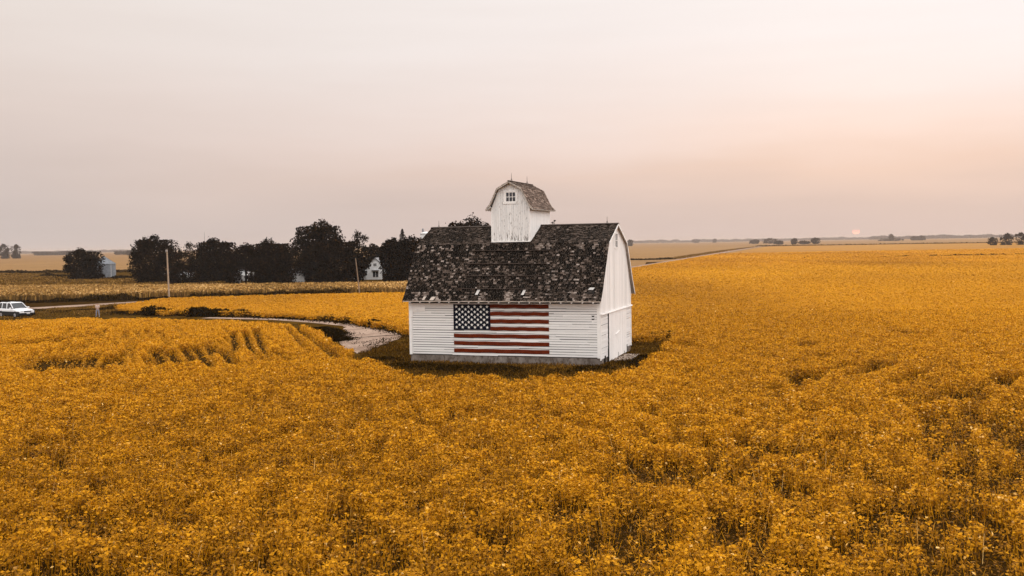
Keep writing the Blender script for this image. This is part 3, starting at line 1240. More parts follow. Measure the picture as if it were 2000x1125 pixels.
def t_lower(u, s, r):
    base = fbm(np.array([u]), np.array([s * 5 + 3]), 2.2, 900, 2)[0]
    streak_ = vnoise(np.array([u]), np.array([s * 1.2]), .33, 930)[0]
    x_ = r.random()
    p_l = .10 + .22 * max(0, base - .45)
    if -10.4 < u < -4.6 and s > .62:
        p_l *= .35
    if x_ < p_l:
        return r.uniform(.62, .95)
    if s > .86 and streak_ > .68 and not (-9.6 < u < -5.6):
        return r.uniform(.7, .93)
    if s < .08 and streak_ > .72:
        return r.uniform(.65, .95)
    return min(.72, max(0, r.gauss(.38, .19) + (base - .5) * .35))


def t_upper(u, s, r):  # sky light on the upper slope is put into its lighter tint
    base = fbm(np.array([u]), np.array([s * 3 + 9]), 1.6, 950, 2)[0]
    if r.random() < .10:
        return r.uniform(.62, .84)
    return min(.78, max(0, r.gauss(.54, .12) + (base - .5) * .3))


PE, PF, PK, PR = (-OE, ZE), (-.02, 5.55), (KI, ZK), (BD / 2, ZR)
mb = MB()
UA, UB = -BW_ - OG, OG
slope_shingles(mb, PE, PF, UA, UB, .14, .17, 1, lambda u, s, r: t_lower(u, s * .1, r))
slope_shingles(mb, PF, PK, UA, UB, .14, .17, 2, lambda u, s, r: t_lower(u, .12 + s * .88, r))
slope_shingles(mb, PK, PR, UA, UB, .14, .17, 3, t_upper)
mir = lambda p: (BD - p[0], p[1])
slope_shingles(mb, mir(PE), mir(PF), UA, UB, .33, .4, 4, t_upper)
slope_shingles(mb, mir(PF), mir(PK), UA, UB, .33, .4, 5, t_upper)
slope_shingles(mb, mir(PK), mir(PR), UA, UB, .33, .4, 6, t_upper)
roof = mb.build('roof', M_shingle, barn)
# deck under the shingles with thickness
mb = MB()
TH = .09
for a, b in ((PE, PF), (PF, PK), (PK, PR)):
    for q in (lambda p: p, mir):
        a2, b2 = q(a), q(b)
        mb.prism([a2, b2, (b2[0], b2[1] - TH), (a2[0], a2[1] - TH)], 0, UA + .02, UB - .02)
mb.build('roof_deck', M_soffit, roof)
# ridge cap
mb = MB()
for sgn in (-1, 1):
    mb.hexa([(UA - .03, BD / 2, ZR + .015), (UB + .03, BD / 2, ZR + .015), (UB + .03, BD / 2 + sgn * .22, ZR - .045), (UA - .03, BD / 2 + sgn * .22, ZR - .045),
             (UA - .03, BD / 2, ZR + .055), (UB + .03, BD / 2, ZR + .055), (UB + .03, BD / 2 + sgn * .22, ZR - .005), (UA - .03, BD / 2 + sgn * .22, ZR - .005)])
mb.build('ridge_cap', M_board, roof)
# barge boards following both gables
for uu, s_ in ((UB, 1), (UA, -1)):
    mb = MB()
    line = [PE, PF, PK, PR, mir(PK), mir(PF), mir(PE)]
    for i_, (a, b) in enumerate(zip(line[:-1], line[1:])):
        if s_ > 0 and i_ < 2:
            continue
        mb.prism([(a[0], a[1] + .0), (b[0], b[1] + .0), (b[0], b[1] - .17), (a[0], a[1] - .17)], 0, uu - .015 * s_, uu + .02 * s_)
    mb.build('barge_board', M_trim if s_ > 0 else M_board, roof)
# gable rake trim on the wall face
mb = MB()
P = profile(0)
line = P + [(BD - a, z) for a, z in P[::-1][1:]]
for a, b in zip(line[:-1], line[1:]):
    mb.prism([(a[0], a[1] - .02), (b[0], b[1] - .02), (b[0], b[1] - .17), (a[0], a[1] - .17)], 0, .058, .085)
mb.build('rake_trim', M_trim, barn)
# toe boards left on the lower slope
def on_slope(z):
    t = (z - PF[1]) / (PK[1] - PF[1])
    return PF[0] + (PK[0] - PF[0]) * t


for (u0, u1, z_) in ((-10.35, -3.95, 8.52), (-10.62, -4.25, 7.53), (-10.75, -4.35, 6.63), (-10.95, -4.6, 5.68)):
    v_ = on_slope(z_)
    mb = MB()
    mb.bar((u0, v_ - .10, z_ + .02), (u1, v_ - .10, z_ - .03), .12, .05)
    for k in range(4):
        uk = u0 + .4 + k * (u1 - u0 - .8) / 3
        mb.bar((uk, v_ - .02, z_ + .16), (uk, v_ - .14, z_ - .02), .03, .03)
    mb.build('toe_board', M_board, roof)
for (u_, z_, w_, h_) in ((-9.36, 5.42, .32, .34), (-5.72, 5.42, .30, .36), (-.60, 5.66, .46, .13), (-12.9, 4.96, .42, .22), (-13.6, 4.98, .3, .24)):
    v0 = on_slope(z_ - h_ / 2) if z_ > 5.55 else -.02 - (5.55 - (z_ - h_ / 2)) * .82
    v1 = on_slope(z_ + h_ / 2) if z_ > 5.55 else -.02 - (5.55 - (z_ + h_ / 2)) * .82
    mb = MB()
    mb.hexa([(u_ - w_ / 2, v0 - .06, z_ - h_ / 2), (u_ + w_ / 2 - .1, v0 - .06, z_ - h_ / 2), (u_ + w_ / 2, v1 - .06, z_ + h_ / 2), (u_ - w_ / 2 + .1, v1 - .06, z_ + h_ / 2),
             (u_ - w_ / 2, v0 - .02, z_ - h_ / 2 + .03), (u_ + w_ / 2 - .1, v0 - .02, z_ - h_ / 2 + .03), (u_ + w_ / 2, v1 - .02, z_ + h_ / 2 + .03), (u_ - w_ / 2 + .1, v1 - .02, z_ + h_ / 2 + .03)])
    mb.build('roof_patch', M_patch if u_ > -12 else M_soffit, roof)
mb = MB()
zc, zd = 5.28, 5.52
mb.hexa([(-.85, -.27, zc), (-.38, -.27, zc), (-.30, -.08, zd), (-.78, -.08, zd),
         (-.85, -.23, zc + .03), (-.38, -.23, zc + .03), (-.30, -.04, zd + .03), (-.78, -.04, zd + .03)])
mb.build('roof_hole', M_dark, roof)


def rod(u, v, z, h, parent):
    mb = MB()
    mb.tube([(u, v, z - .05), (u, v, z + .12), (u, v, z + h)], [.028, .022, .012], 6)
    mb.tube([(u - .1, v, z), (u, v, z + .22)], [.012, .012], 5)
    mb.tube([(u + .1, v, z), (u, v, z + .22)], [.012, .012], 5)
    mb.build('lightning_rod', M_rod, parent)


rod(-14.75, BD / 2, ZR, .55, roof)
rod(-.62, BD / 2, ZR, .55, roof)

# cupola
CU0, CU1, CV0, CV1 = -9.06, -6.0, 2.45, 7.7
CZ, CK, CR = 11.68, 13.27, 13.80
CM = (CU0 + CU1) / 2
CIN = .60


def cup_z(u):
    d_ = min(u - CU0, CU1 - u)
    if d_ < CIN:
        return CZ + .12 + (CK - .07 - CZ - .12) * d_ / CIN
    return CK - .07 + (CR - CK) * (d_ - CIN) / ((CU1 - CU0) / 2 - CIN)


def cup_gable(v0, sgn, seed, zb):
    r = random.Random(seed)
    mb = MB()
    n = 17
    for i in range(n):
        a = CU0 + (CU1 - CU0) * i / n
        b = CU0 + (CU1 - CU0) * (i + 1) / n
        e = .005
        a, b = a + e, b - e
        poly = [(a, zb), (b, zb), (b, cup_z(b)), (a, cup_z(a))]
        for k in (CU0 + CIN, CM, CU1 - CIN):
            if a < k < b:
                poly = [(a, zb), (b, zb), (b, cup_z(b)), (k, cup_z(k)), (a, cup_z(a))]
        mb.prism(poly, 1, v0, v0 + sgn * (.04 + r.uniform(0, .012)), 0, r.uniform(.1, .9))
    return mb


tower = cup_gable(CV0, -1, 1, 9.24).build('cupola', M_tower, barn)
cup_gable(CV1, 1, 2, 8.6).build('cupola_wall', M_tower, tower)
for u_, s_ in ((CU1, 1), (CU0, -1)):
    mb = MB()
    n = 27
    r_ = random.Random(int(u_ * 10))
    for i in range(n):
        a = CV0 + (CV1 - CV0) * i / n
        b = CV0 + (CV1 - CV0) * (i + 1) / n
        mb.box(u_ if s_ > 0 else u_ - .045 - r_.uniform(0, .01), u_ + .045 + r_.uniform(0, .01) if s_ > 0 else u_, a + .004, b - .004, 8.7, CZ + .1, 0, r_.uniform(.3, .95))
    mb.build('cupola_wall', M_vert, tower)
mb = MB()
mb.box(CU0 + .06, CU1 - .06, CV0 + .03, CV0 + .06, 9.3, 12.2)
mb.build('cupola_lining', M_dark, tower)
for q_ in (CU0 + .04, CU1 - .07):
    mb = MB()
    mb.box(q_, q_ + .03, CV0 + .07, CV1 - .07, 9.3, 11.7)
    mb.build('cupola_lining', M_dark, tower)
mb = MB()
mb.box(CU0 - .03, CU1 + .03, CV0 - .14, CV0 - .03, 9.16, 9.24)
mb.build('base_trim', M_trim, tower)
for u_ in (CU0 - .05, CU1 - .04):
    mb = MB()
    mb.box(u_, u_ + .09, CV0 - .065, CV0 - .0, 9.24, CZ + .02)
    mb.build('corner_board', M_trim, tower)
# window with six panes
WU0, WU1, WZ0, WZ1 = -7.86, -7.08, 12.26, 12.98
mb = MB()
wf = .075
for (a, b, c, e_) in ((WU0 - wf - .1, WU0 - .02, WZ0 - .1, WZ1 + .08), (WU1 + .02, WU1 + wf + .1, WZ0 - .1, WZ1 + .08),
                      (WU0 - wf - .16, WU1 + wf + .16, WZ1 + .02, WZ1 + .14), (WU0 - wf - .16, WU1 + wf + .16, WZ0 - .17, WZ0 - .02)):
    mb.box(a, b, CV0 - .085, CV0 - .03, c, e_)
win = mb.build('window', M_trim, tower)
mb = MB()
for k in range(4):
    uu = WU0 + (WU1 - WU0) * k / 3
    mb.box(uu - .022, uu + .022, CV0 - .078, CV0 - .05, WZ0 - .02, WZ1 + .02)
for k in range(3):
    zz2 = WZ0 + (WZ1 - WZ0) * k / 2
    mb.box(WU0, WU1, CV0 - .076, CV0 - .05, zz2 - .022, zz2 + .022)
mb.build('sash', M_trim, tower)
mb = MB()
mb.box(WU0 - .02, WU1 + .02, CV0 - .066, CV0 - .055, WZ0 - .02, WZ1 + .02)
mb.build('pane', M_glass, tower)
# cupola roof: gambrel running front to back
OV, OU = .36, .41
cprof = [(CU0 - OU, CZ - .0), (CU0 - .04, CZ + .42), (CU0 + CIN - .05, CK + .02), (CM, CR + .02), (CU1 - CIN + .05, CK + .02), (CU1 + .04, CZ + .42), (CU1 + OU, CZ)]
mb = MB()
r_ = random.Random(8)
for si in range(6):
    a, b = cprof[si], cprof[si + 1]
    if si >= 3:
        a, b = b, a                      # a = lower end
    L = math.hypot(b[0] - a[0], b[1] - a[1])
    n = max(2, round(L / .165))
    du, dz = (b[0] - a[0]) / L, (b[1] - a[1]) / L
    nu, nz = (-dz, du) if du > 0 else (dz, -du)
    for i in range(n):
        v = CV0 - OV
        while v < CV1 + OV - .02:
            w = min(r_.uniform(.15, .34), CV1 + OV - v)
            s0, s1 = L * i / n + r_.uniform(-.03, .015), L * (i + 1.25) / n
            s1 = min(s1, L + .02)
            lf = .03 * r_.uniform(.5, 1.8)
            A = (a[0] + du * s0 + nu * lf, a[1] + dz * s0 + nz * lf)
            A2 = (a[0] + du * s0, a[1] + dz * s0)
            B = (a[0] + du * s1 + nu * .004, a[1] + dz * s1 + nz * .004)
            t = min(1, max(0, r_.gauss(.52, .2)))
            mb.face([(A[0], v + .004, A[1]), (A[0], v + w - .004, A[1]), (B[0], v + w - .004, B[1]), (B[0], v + .004, B[1])], 0, t)
            mb.face([(A2[0], v + .004, A2[1]), (A2[0], v + w - .004, A2[1]), (A[0], v + w - .004, A[1]), (A[0], v + .004, A[1])], 0, max(0, t - .35))
            v += w
croof = mb.build('cupola_roof', M_tshingle, tower)
mb = MB()
for si in range(6):
    a, b = cprof[si], cprof[si + 1]
    mb.prism([a, b, (b[0], b[1] - .07), (a[0], a[1] - .07)], 1, CV0 - OV + .02, CV1 + OV - .02)
mb.build('roof_deck', M_soffit, tower)
for vv in (CV0 - OV - .01, CV1 + OV - .02):
    mb = MB()
    for si in range(6):
        a, b = cprof[si], cprof[si + 1]
        mb.prism([(a[0], a[1] - .01), (b[0], b[1] - .01), (b[0], b[1] - .13), (a[0], a[1] - .13)], 1, vv, vv + .03)
    mb.build('barge_board', M_soffit, tower)
v = CV0 - .2
while v < CV1 + .2:
    for s_, uu in ((1, CU1), (-1, CU0)):
        mb = MB()
        mb.bar((uu + s_ * .02, v, CZ + .22), (uu + s_ * (OU - .04), v, CZ - .09), .05, .08)
        mb.build('rafter_tail', M_trim, tower)
    v += .42
mb = MB()
mb.bar((CM, CV0 - OV - .1, CR + .05), (CM, CV1 + OV + .05, CR + .05), .14, .05)
mb.build('ridge_cap', M_board, tower)
rod(CM, CV0 + .35, CR + .05, .62, tower)
rod(CM, CV1 - 1.0, CR + .05, .62, tower)

# ------------------------------------------------------------------ trees
def make_tree(px, dist, top, base_w, seed, label, crown_low=.12, n=5200, leaf=.42, shape='round', group='farmstead trees', name='tree', mt=None, core=.42, wscale=1.16, K=None, trunk=True, xoff=0, cat='tree'):
    """tree whose crown is base_w px wide and whose top is at pixel row top"""
    X0 = xat(px, dist)
    H = zat(px, top, dist)
    Wm = base_w * wscale / FPX * dist
    r = np.random.default_rng(seed)
    root = empty(name, (X0, dist, 0), 0, label, cat, group)
    rx = Wm / 2
    K = K or 26

    def env(zf):
        if shape == 'round':
            e = np.clip(1 - np.abs((zf - .55) / .58) ** 2.4, .03, 1) ** .5
        elif shape == 'wide':
            e = np.clip(1 - np.clip((zf - .48) / .55, 0, 1) ** 3.2, .03, 1) ** .5 * np.clip(.80 + zf * .6, 0, 1)
        else:
            e = .35 + .5 * zf
        return e
    # blobs bulging out of an uneven dome, one always at the very top
    th = r.uniform(0, 6.283, K)
    zf = r.uniform(crown_low, .93, K)
    rad = r.uniform(.20, .34, K) * min(rx, H * .42)
    q = np.sqrt(r.random(K)) * env(zf)
    zf[0], q[0] = 1.0, r.uniform(0, .3)
    zf[1], q[1] = .96, .35
    cen = np.stack([q * (rx - rad * .75) * np.cos(th), q * (rx - rad * .75) * np.sin(th), np.maximum(rad * .6, zf * H - rad * .95)], 1)
    k = r.choice(K, n, p=rad ** 2 / (rad ** 2).sum())
    v = r.normal(0, 1, (n, 3))
    v /= np.linalg.norm(v, axis=1, keepdims=True)
    lump = 1 + .20 * np.sin(v[:, 0] * 5 + k) * np.sin(v[:, 1] * 4 + 2 * k) + .15 * np.sin(v[:, 2] * 7 + k)
    rr = (r.random(n) ** .35) * lump
    stray = r.random(n) < .09
    rr[stray] *= 1.12 + .4 * r.random(stray.sum())
    P = cen[k] + v * (rad[k] * rr)[:, None] * np.array([1.12, 1.12, .95])
    if core > 0:
        nc = int(n * core)
        zc_ = r.uniform(crown_low, .88, nc)
        ac = r.uniform(0, 6.283, nc)
        qc = np.sqrt(r.random(nc)) * env(zc_) * .86 * rx * (1 + .12 * np.sin(ac * 5 + zc_ * 9))
        P[:nc] = np.stack([qc * np.cos(ac), qc * np.sin(ac), zc_ * H], 1)
    P[:, 2] = np.maximum(P[:, 2], .15)
    nr = v + r.normal(0, .6, (n, 3))
    al = r.normal(0, 1, (n, 3))
    s = leaf * (.55 + .9 * r.random(n))
    V = leaf_quads(P, s * 1.25, s * .85, al, nr)
    t = np.clip(.42 + .25 * r.normal(0, 1, n) + .12 * (r.random(K)[k] - .5) * 2, 0, 1)
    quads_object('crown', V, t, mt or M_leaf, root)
    if trunk:
        mb = MB()
        tr = max(.12, H * .022)
        top_ = Vector((r.uniform(-.3, .3), r.uniform(-.3, .3), H * .62))
        mb.tube([(0, 0, -.2), (r.uniform(-.15, .15), 0, H * .22), tuple(top_ * .75), tuple(top_)], [tr * 1.25, tr, tr * .6, tr * .25], 8)
        for i in range(min(K, 12)):
            c = Vector(cen[i])
            st = Vector((0, 0, H * r.uniform(.14, .45)))
            mid = st.lerp(c, .5) + Vector((0, 0, .06 * H))
            mb.tube([tuple(st), tuple(mid), tuple(c)], [tr * .5, tr * .3, tr * .1], 6)
        mb.build('trunk', M_bark, root)
    return root


def make_conifer(px, dist, top, base_w, seed, label, mt=None, group='farmstead trees', leaf=.34, n=7000):
    X0 = xat(px, dist)
    H = zat(px, top, dist)
    Wm = base_w / FPX * dist
    r = np.random.default_rng(seed)
    root = empty('conifer_tree', (X0, dist, 0), 0, label, 'tree', group)
    zf = r.random(n) ** 1.15
    tier = .78 + .3 * ((zf * 11) % 1.0)
    R = Wm / 2 * (1 - zf) ** .9 * tier + .12
    th = r.integers(0, 16, n) * .39 + np.floor(zf * 11) * .8 + r.normal(0, .13, n)
    q = r.random(n) ** .5
    P = np.stack([np.cos(th) * R * q, np.sin(th) * R * q, .4 + zf * (H - .5) - q * R * .22], 1)
    al = np.stack([np.cos(th), np.sin(th), np.full(n, -.3)], 1)
    nr = np.stack([r.normal(0, .3, n), r.normal(0, .3, n), np.ones(n)], 1)
    s = leaf * (.6 + .8 * r.random(n)) * (1 - .45 * zf)
    V = leaf_quads(P, s * 1.5, s * .6, al, nr)
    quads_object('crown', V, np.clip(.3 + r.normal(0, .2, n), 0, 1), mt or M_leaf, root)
    mb = MB()
    mb.tube([(0, 0, -.2), (0, 0, H * .6), (0, 0, H)], [H * .018, H * .010, .02], 7)
    mb.build('trunk', M_bark, root)


TREES = [
    # px, dist, top, width px, seed, label
    (305, 262, 457, 92, 21, 'broad dark tree standing behind the pale straight utility pole', dict(n=15000, K=40, shape='wide', crown_low=.02)),
    (372, 268, 472, 46, 22, 'thin airy tree between two dense dark trees right of the pale pole', dict(n=2600, K=18, shape='round', crown_low=.05, leaf=.34, core=.15)),
    (425, 262, 463, 80, 23, 'dense dark tree with a bumpy top left of the white shed', dict(n=14000, K=36, shape='wide', crown_low=.04)),
    (480, 256, 474, 44, 28, 'lower dark tree with its crown over the white shed roof', dict(n=3200, K=18, shape='round', crown_low=.42)),
    (530, 250, 466, 96, 24, 'wide dark round topped tree between the white shed and the hip roofed garage', dict(n=17000, K=40, shape='wide', crown_low=.02)),
    (622, 250, 427, 92, 25, 'tallest farmstead tree with a high rounded leafy crown', dict(n=15000, K=38, shape='round', crown_low=.2)),
    (655, 243, 462, 122, 26, 'broad dark lower tree at the foot of the tallest tree', dict(n=18000, K=40, shape='wide', crown_low=.0)),
    (702, 252, 449, 40, 27, 'sparse open branched tree right of the tallest tree', dict(n=2000, K=26, shape='round', crown_low=.3, leaf=.30, core=.05)),
    (768, 240, 464, 50, 29, 'dark tree beside the white gabled house', dict(n=11000, K=30, shape='wide', crown_low=.0)),
    (806, 242, 459, 78, 30, 'dark tree behind the left slope of the barn roof', dict(n=14000, K=36, shape='wide', crown_low=.0)),
    (915, 250, 421, 92, 31, 'rounded tree crown rising behind the barn ridge left of the cupola', dict(n=15000, K=36, shape='wide', crown_low=.1)),
    (1084, 250, 429, 18, 32, 'small twiggy tree top behind the barn ridge right of the cupola', dict(n=700, K=9, shape='round', crown_low=.3, leaf=.26)),
    (352, 252, 512, 52, 81, 'low dark thicket tree at the foot of the pale pole', dict(n=2600, K=16, shape='wide', crown_low=.0)),
    (392, 255, 492, 40, 82, 'low dark tree in front of the bumpy topped tree, left side', dict(n=3500, K=16, shape='wide', crown_low=.0)),
    (456, 246, 500, 34, 83, 'low dark tree just left of the white shed', dict(n=3000, K=14, shape='wide', crown_low=.0)),
    (556, 238, 497, 46, 84, 'low dark tree covering the left half of the hip roofed garage', dict(n=5000, K=18, shape='wide', crown_low=.0)),
    (612, 244, 486, 40, 85, 'dark tree right of the hip roofed garage', dict(n=5000, K=18, shape='wide', crown_low=.0)),
    (696, 258, 492, 34, 86, 'dark tree left of the white gabled house', dict(n=4500, K=16, shape='wide', crown_low=.12)),
    (733, 290, 474, 46, 87, 'dark tree rising behind the white gabled house', dict(n=5500, K=20, shape='wide', crown_low=.1)),
    (588, 262, 505, 34, 35, 'low brownish tree behind the hip roofed garage', dict(n=2200, K=14, shape='round', crown_low=.1)),
    (167, 304, 484, 68, 33, 'dark spreading tree beside the metal grain bin', dict(n=12000, K=30, shape='wide', crown_low=.0, leaf=.42)),
]
for px, dist, top, w, seed, lab, kw in TREES:
    make_tree(px, dist, top, w, seed, lab, **kw)
make_conifer(788, 236, 446, 62, 40, 'dark pointed conifer rising left of the barn roof')
# far trees
FAR = [
    (10, 1450, 476, 26, 50, 'far round tree at the left picture edge', 'pair of far trees on the left', 30),
    (33, 1450, 477, 24, 51, 'far round tree just right of its twin at the left edge', 'pair of far trees on the left', 30),
    (1940, 900, 463, 22, 52, 'low left tree of the dark grove at the right edge', 'grove at the right edge', 20),
    (1966, 900, 455, 30, 53, 'middle taller tree of the dark grove at the right edge', 'grove at the right edge', 24),
    (1996, 900, 454, 28, 54, 'dark grove tree cut by the right picture edge', 'grove at the right edge', 24),
    (1523, 1750, 470, 20, 55, 'left hedge like tree of the far grove beside the road', 'grove beside the far road', 24),
    (1552, 1750, 465, 15, 56, 'pointed middle tree of the far grove beside the road', 'grove beside the far road', 24),
    (1572, 1750, 470, 26, 57, 'long low tree in the far grove beside the road', 'grove beside the far road', 24),
    (1594, 1750, 464, 21, 58, 'round right end tree of the far grove beside the road', 'grove beside the far road', 24),
    (1741, 2700, 457, 10, 59, 'tall lollipop tree on the far horizon right of the sun', 'horizon trees right of the sun', 16),
    (1740, 2700, 465, 50, 60, 'long low trees under the lollipop tree on the horizon', 'horizon trees right of the sun', 24),
    (1786, 2800, 461, 16, 61, 'flat topped far tree second group right of the sun', 'horizon trees right of the sun', 16),
    (1800, 2800, 460, 18, 62, 'domed far tree in the second group right of the sun', 'horizon trees right of the sun', 16),
    (1232, 2200, 468, 14, 63, 'dome shaped hazy tree at the barn\'s right gable edge', 'hazy horizon trees right of the barn', 14),
    (1360, 4600, 467.2, 18, 64, 'low hazy tree on the horizon between barn and road end', 'hazy horizon trees right of the barn', 14),
    (1397, 4200, 466.6, 8, 65, 'small hazy tree on a stem near the road end', 'hazy horizon trees right of the barn', 12),
    (1475, 2300, 468, 22, 66, 'faint tree row start left of the far grove', 'hazy horizon trees right of the barn', 16),
    (1505, 2300, 465, 34, 67, 'faint tall tree row behind the far grove', 'hazy horizon trees right of the barn', 20),
    (252, 1900, 491, 7, 68, 'small pointed far tree left of the farmstead trees', 'far trees left of the farmstead', 12),
]
for px, dist, top, w, seed, lab, grp, K in FAR:
    make_tree(px, dist, top, w, seed, lab, crown_low=.0, n=2200, leaf=dist * .00095, core=.2, shape='round' if w < 27 else 'wide', group=grp, mt=M_farleaf, K=max(8, K // 2), wscale=1.0)


def tree_line(name, px0, px1, py, dist, label, seed, hpx=5):
    r = np.random.default_rng(seed)
    n = int((px1 - px0) * 38)
    p = r.uniform(px0, px1, n)
    X_ = (p - 1000) / FPX * dist
    Y_ = dist + r.uniform(-25, 25, n)
    hm = hpx / FPX * dist
    hh = hm * (.35 + .9 * fbm(p, p * 0, 13, seed + 60))
    Z_ = r.random(n) ** .7 * hh + .2
    V = clump(X_, Y_, Z_, np.full(n, hm * .28) * (.6 + .8 * r.random(n)), .1)
    o = quads_object(name, V, np.clip(.4 + r.normal(0, .2, n), 0, 1), M_farleaf)
    return tag(o, label, 'trees', kind='stuff')


tree_line('tree_line', 72, 150, 490, 2600, 'far hazy tree line on the left horizon behind the small bushy tree', 71, 8)
tree_line('tree_line', 232, 262, 490, 2200, 'far hazy tree line just left of the farmstead trees', 72, 8)
tree_line('tree_line', 1215, 1760, 470, 6500, 'faint continuous tree line along the horizon right of the barn', 73, 5.5)
tree_line('tree_line', 1700, 2060, 463, 5200, 'faint tree line along the horizon at the right', 74, 7)
tree_line('tree_line', -60, 300, 490, 6000, 'faintest tree line along the left horizon', 75, 5)

# ------------------------------------------------------------------ farmstead buildings
M_white = plain('white house siding', (.74, .74, .74), .6, .08, 1)
M_groof = plain('grey asphalt roof', (.22, .22, .23), .8, .25, 2)
M_wroof = plain('white metal roof', (.68, .69, .71), .45, .08, 1)


def f_steel(N, b):
    co = objco(N)
    sep_ = N.n('ShaderNodeSeparateXYZ')
    N.l(co, sep_.inputs[0])
    wv = N.math('SINE', N.math('MULTIPLY', sep_.outputs[2], 2 * math.pi / .35))
    n = N.noise(co, 1.5, 4, .6)
    setc(N, b, N.ramp(n, [(.3, (.15, .165, .185)), (.7, (.25, .27, .295))]))
    bump(N, b, wv, .06)
    b.inputs['Metallic'].default_value = .3
    b.inputs['Roughness'].default_value = .5


M_steel = mat('galvanised steel', f_steel)


def shed(px, dist, z_e, z_r, w, dpt, label, name, cat, rz=0.0, ridge_along_x=True, roofm=None, wallm=None, parts=True, hip=False, group=None):
    root = empty(name, (xat(px, dist), dist, 0), rz, label, cat, group)
    mb = MB()
    hw, hd = w / 2, dpt / 2
    if hip:
        mb.box(-hw, hw, -hd, hd, -.1, z_e)
    elif ridge_along_x:
        mb.prism([(-hd, -.1), (hd, -.1), (hd, z_e), (0, z_r), (-hd, z_e)], 0, -hw, hw)
    else:
        mb.prism([(-hw, -.1), (hw, -.1), (hw, z_e), (0, z_r), (-hw, z_e)], 1, -hd, hd)
    mb.build('wall', wallm or M_white, root)
    mb = MB()
    o = .3
    if hip:
        ap = (0, 0, z_r)
        c = [(-hw - o, -hd - o, z_e), (hw + o, -hd - o, z_e), (hw + o, hd + o, z_e), (-hw - o, hd + o, z_e)]
        for i in range(4):
            mb.face([c[i], c[(i + 1) % 4], ap])
        mb.face(c[::-1])
    elif ridge_along_x:
        k = (z_r - z_e) / hd
        for s_ in (-1, 1):
            mb.prism([(0, z_r + .04), (s_ * (hd + o), z_e - o * k + .04), (s_ * (hd + o), z_e - o * k + .16), (0, z_r + .16)], 0, -hw - o, hw + o)
    else:
        k = (z_r - z_e) / hw
        for s_ in (-1, 1):
            mb.prism([(0, z_r + .04), (s_ * (hw + o), z_e - o * k + .04), (s_ * (hw + o), z_e - o * k + .16), (0, z_r + .16)], 1, -hd - o, hd + o)
    mb.build('roof', roofm or M_groof, root)
    return root


HD = 266
hs = shed(738, HD, 3.4, zat(738, 504, HD), 5.2, 8, 'white gabled house with dark windows half hidden by trees', 'house', 'house', 0, False)


def win_part(root, x, y, z0, z1, w, name='window', n=2):
    mb = MB()
    for (a, b, c, e_) in ((x - w / 2 - .1, x - w / 2, z0 - .1, z1 + .1), (x + w / 2, x + w / 2 + .1, z0 - .1, z1 + .1), (x - w / 2, x + w / 2, z1, z1 + .1), (x - w / 2, x + w / 2, z0 - .1, z0)):
        mb.box(a, b, y - .08, y - .002, c, e_)
    for k in range(1, n):
        xx_ = x - w / 2 + w * k / n
        mb.box(xx_ - .05, xx_ + .05, y - .07, y - .002, z0, z1)
    o = mb.build(name, M_trim, root)
    mb = MB()
    mb.box(x - w / 2, x + w / 2, y - .05, y - .002, z0, z1)
    mb.build('pane', M_glass, o)


win_part(hs, 0.0, -4, zat(738, 540, HD), zat(738, 529, HD), 1.5)
win_part(hs, -.1, -4, zat(738, 519, HD), zat(738, 513.5, HD), .8)
mb = MB()
mb.box(-.95, .95, -4.7, -4.0, zat(738, 527.5, HD), zat(738, 526.3, HD))
mb.build('awning', M_groof, hs)
mb = MB()
mb.box(-4.6, -2.65, -3.2, 3.5, -.1, 2.3)
mb.build('side_wing', M_white, hs)
mb = MB()
mb.box(-7.6, -2.62, -3.6, 3.6, 2.32, 2.5)
mb.build('porch_roof', M_wroof, hs)
for xx_ in (-7.3, -6.0):
    mb = MB()
    mb.box(xx_ - .08, xx_ + .08, -3.4, -3.24, 0, 2.3)
    mb.build('porch_post', M_trim, hs)
shed(573, 252, zat(580, 535, 252), zat(578, 521, 252), 6.6, 6.6, 'small white garage with a pale hipped roof under the trees', 'garage', 'garage', .1, True, M_wroof, None, hip=True)
sh = shed(470, 275, zat(475, 526, 275), zat(475, 514, 275), 6.0, 7, 'white shed with a grey roof glimpsed through the dark trees', 'shed', 'shed', 0, True)
mb = MB()
mb.box(1.4, 3.9, -7.2, -3.55, 0, zat(488, 536, 270))
mb.build('lean_to', M_white, sh)
s2 = shed(352, 282, zat(352, 536, 282), zat(352, 531, 282), 7.5, 5, 'low white shed barely visible through the trees right of the pale pole', 'shed', 'shed', 0, True, M_wroof)
# grey board fence in front of the shed
fr = empty('fence', (xat(458, 246), 246, 0), 0, 'low grey board fence in front of the white shed', 'fence')
mb = MB()
for i in range(9):
    mb.box(-1.6 + i * .36, -1.6 + i * .36 + .3, -.02, .02, .1, 1.95 + rnd.uniform(-.1, .1))
mb.build('board_panel', plain('grey fence boards', (.20, .19, .19), .8, .3, 3), fr)
for xx_ in (-1.7, 0, 1.7):
    mb = MB()
    mb.box(xx_ - .06, xx_ + .06, .02, .12, 0, 2.0)
    mb.build('post', M_bark, fr)

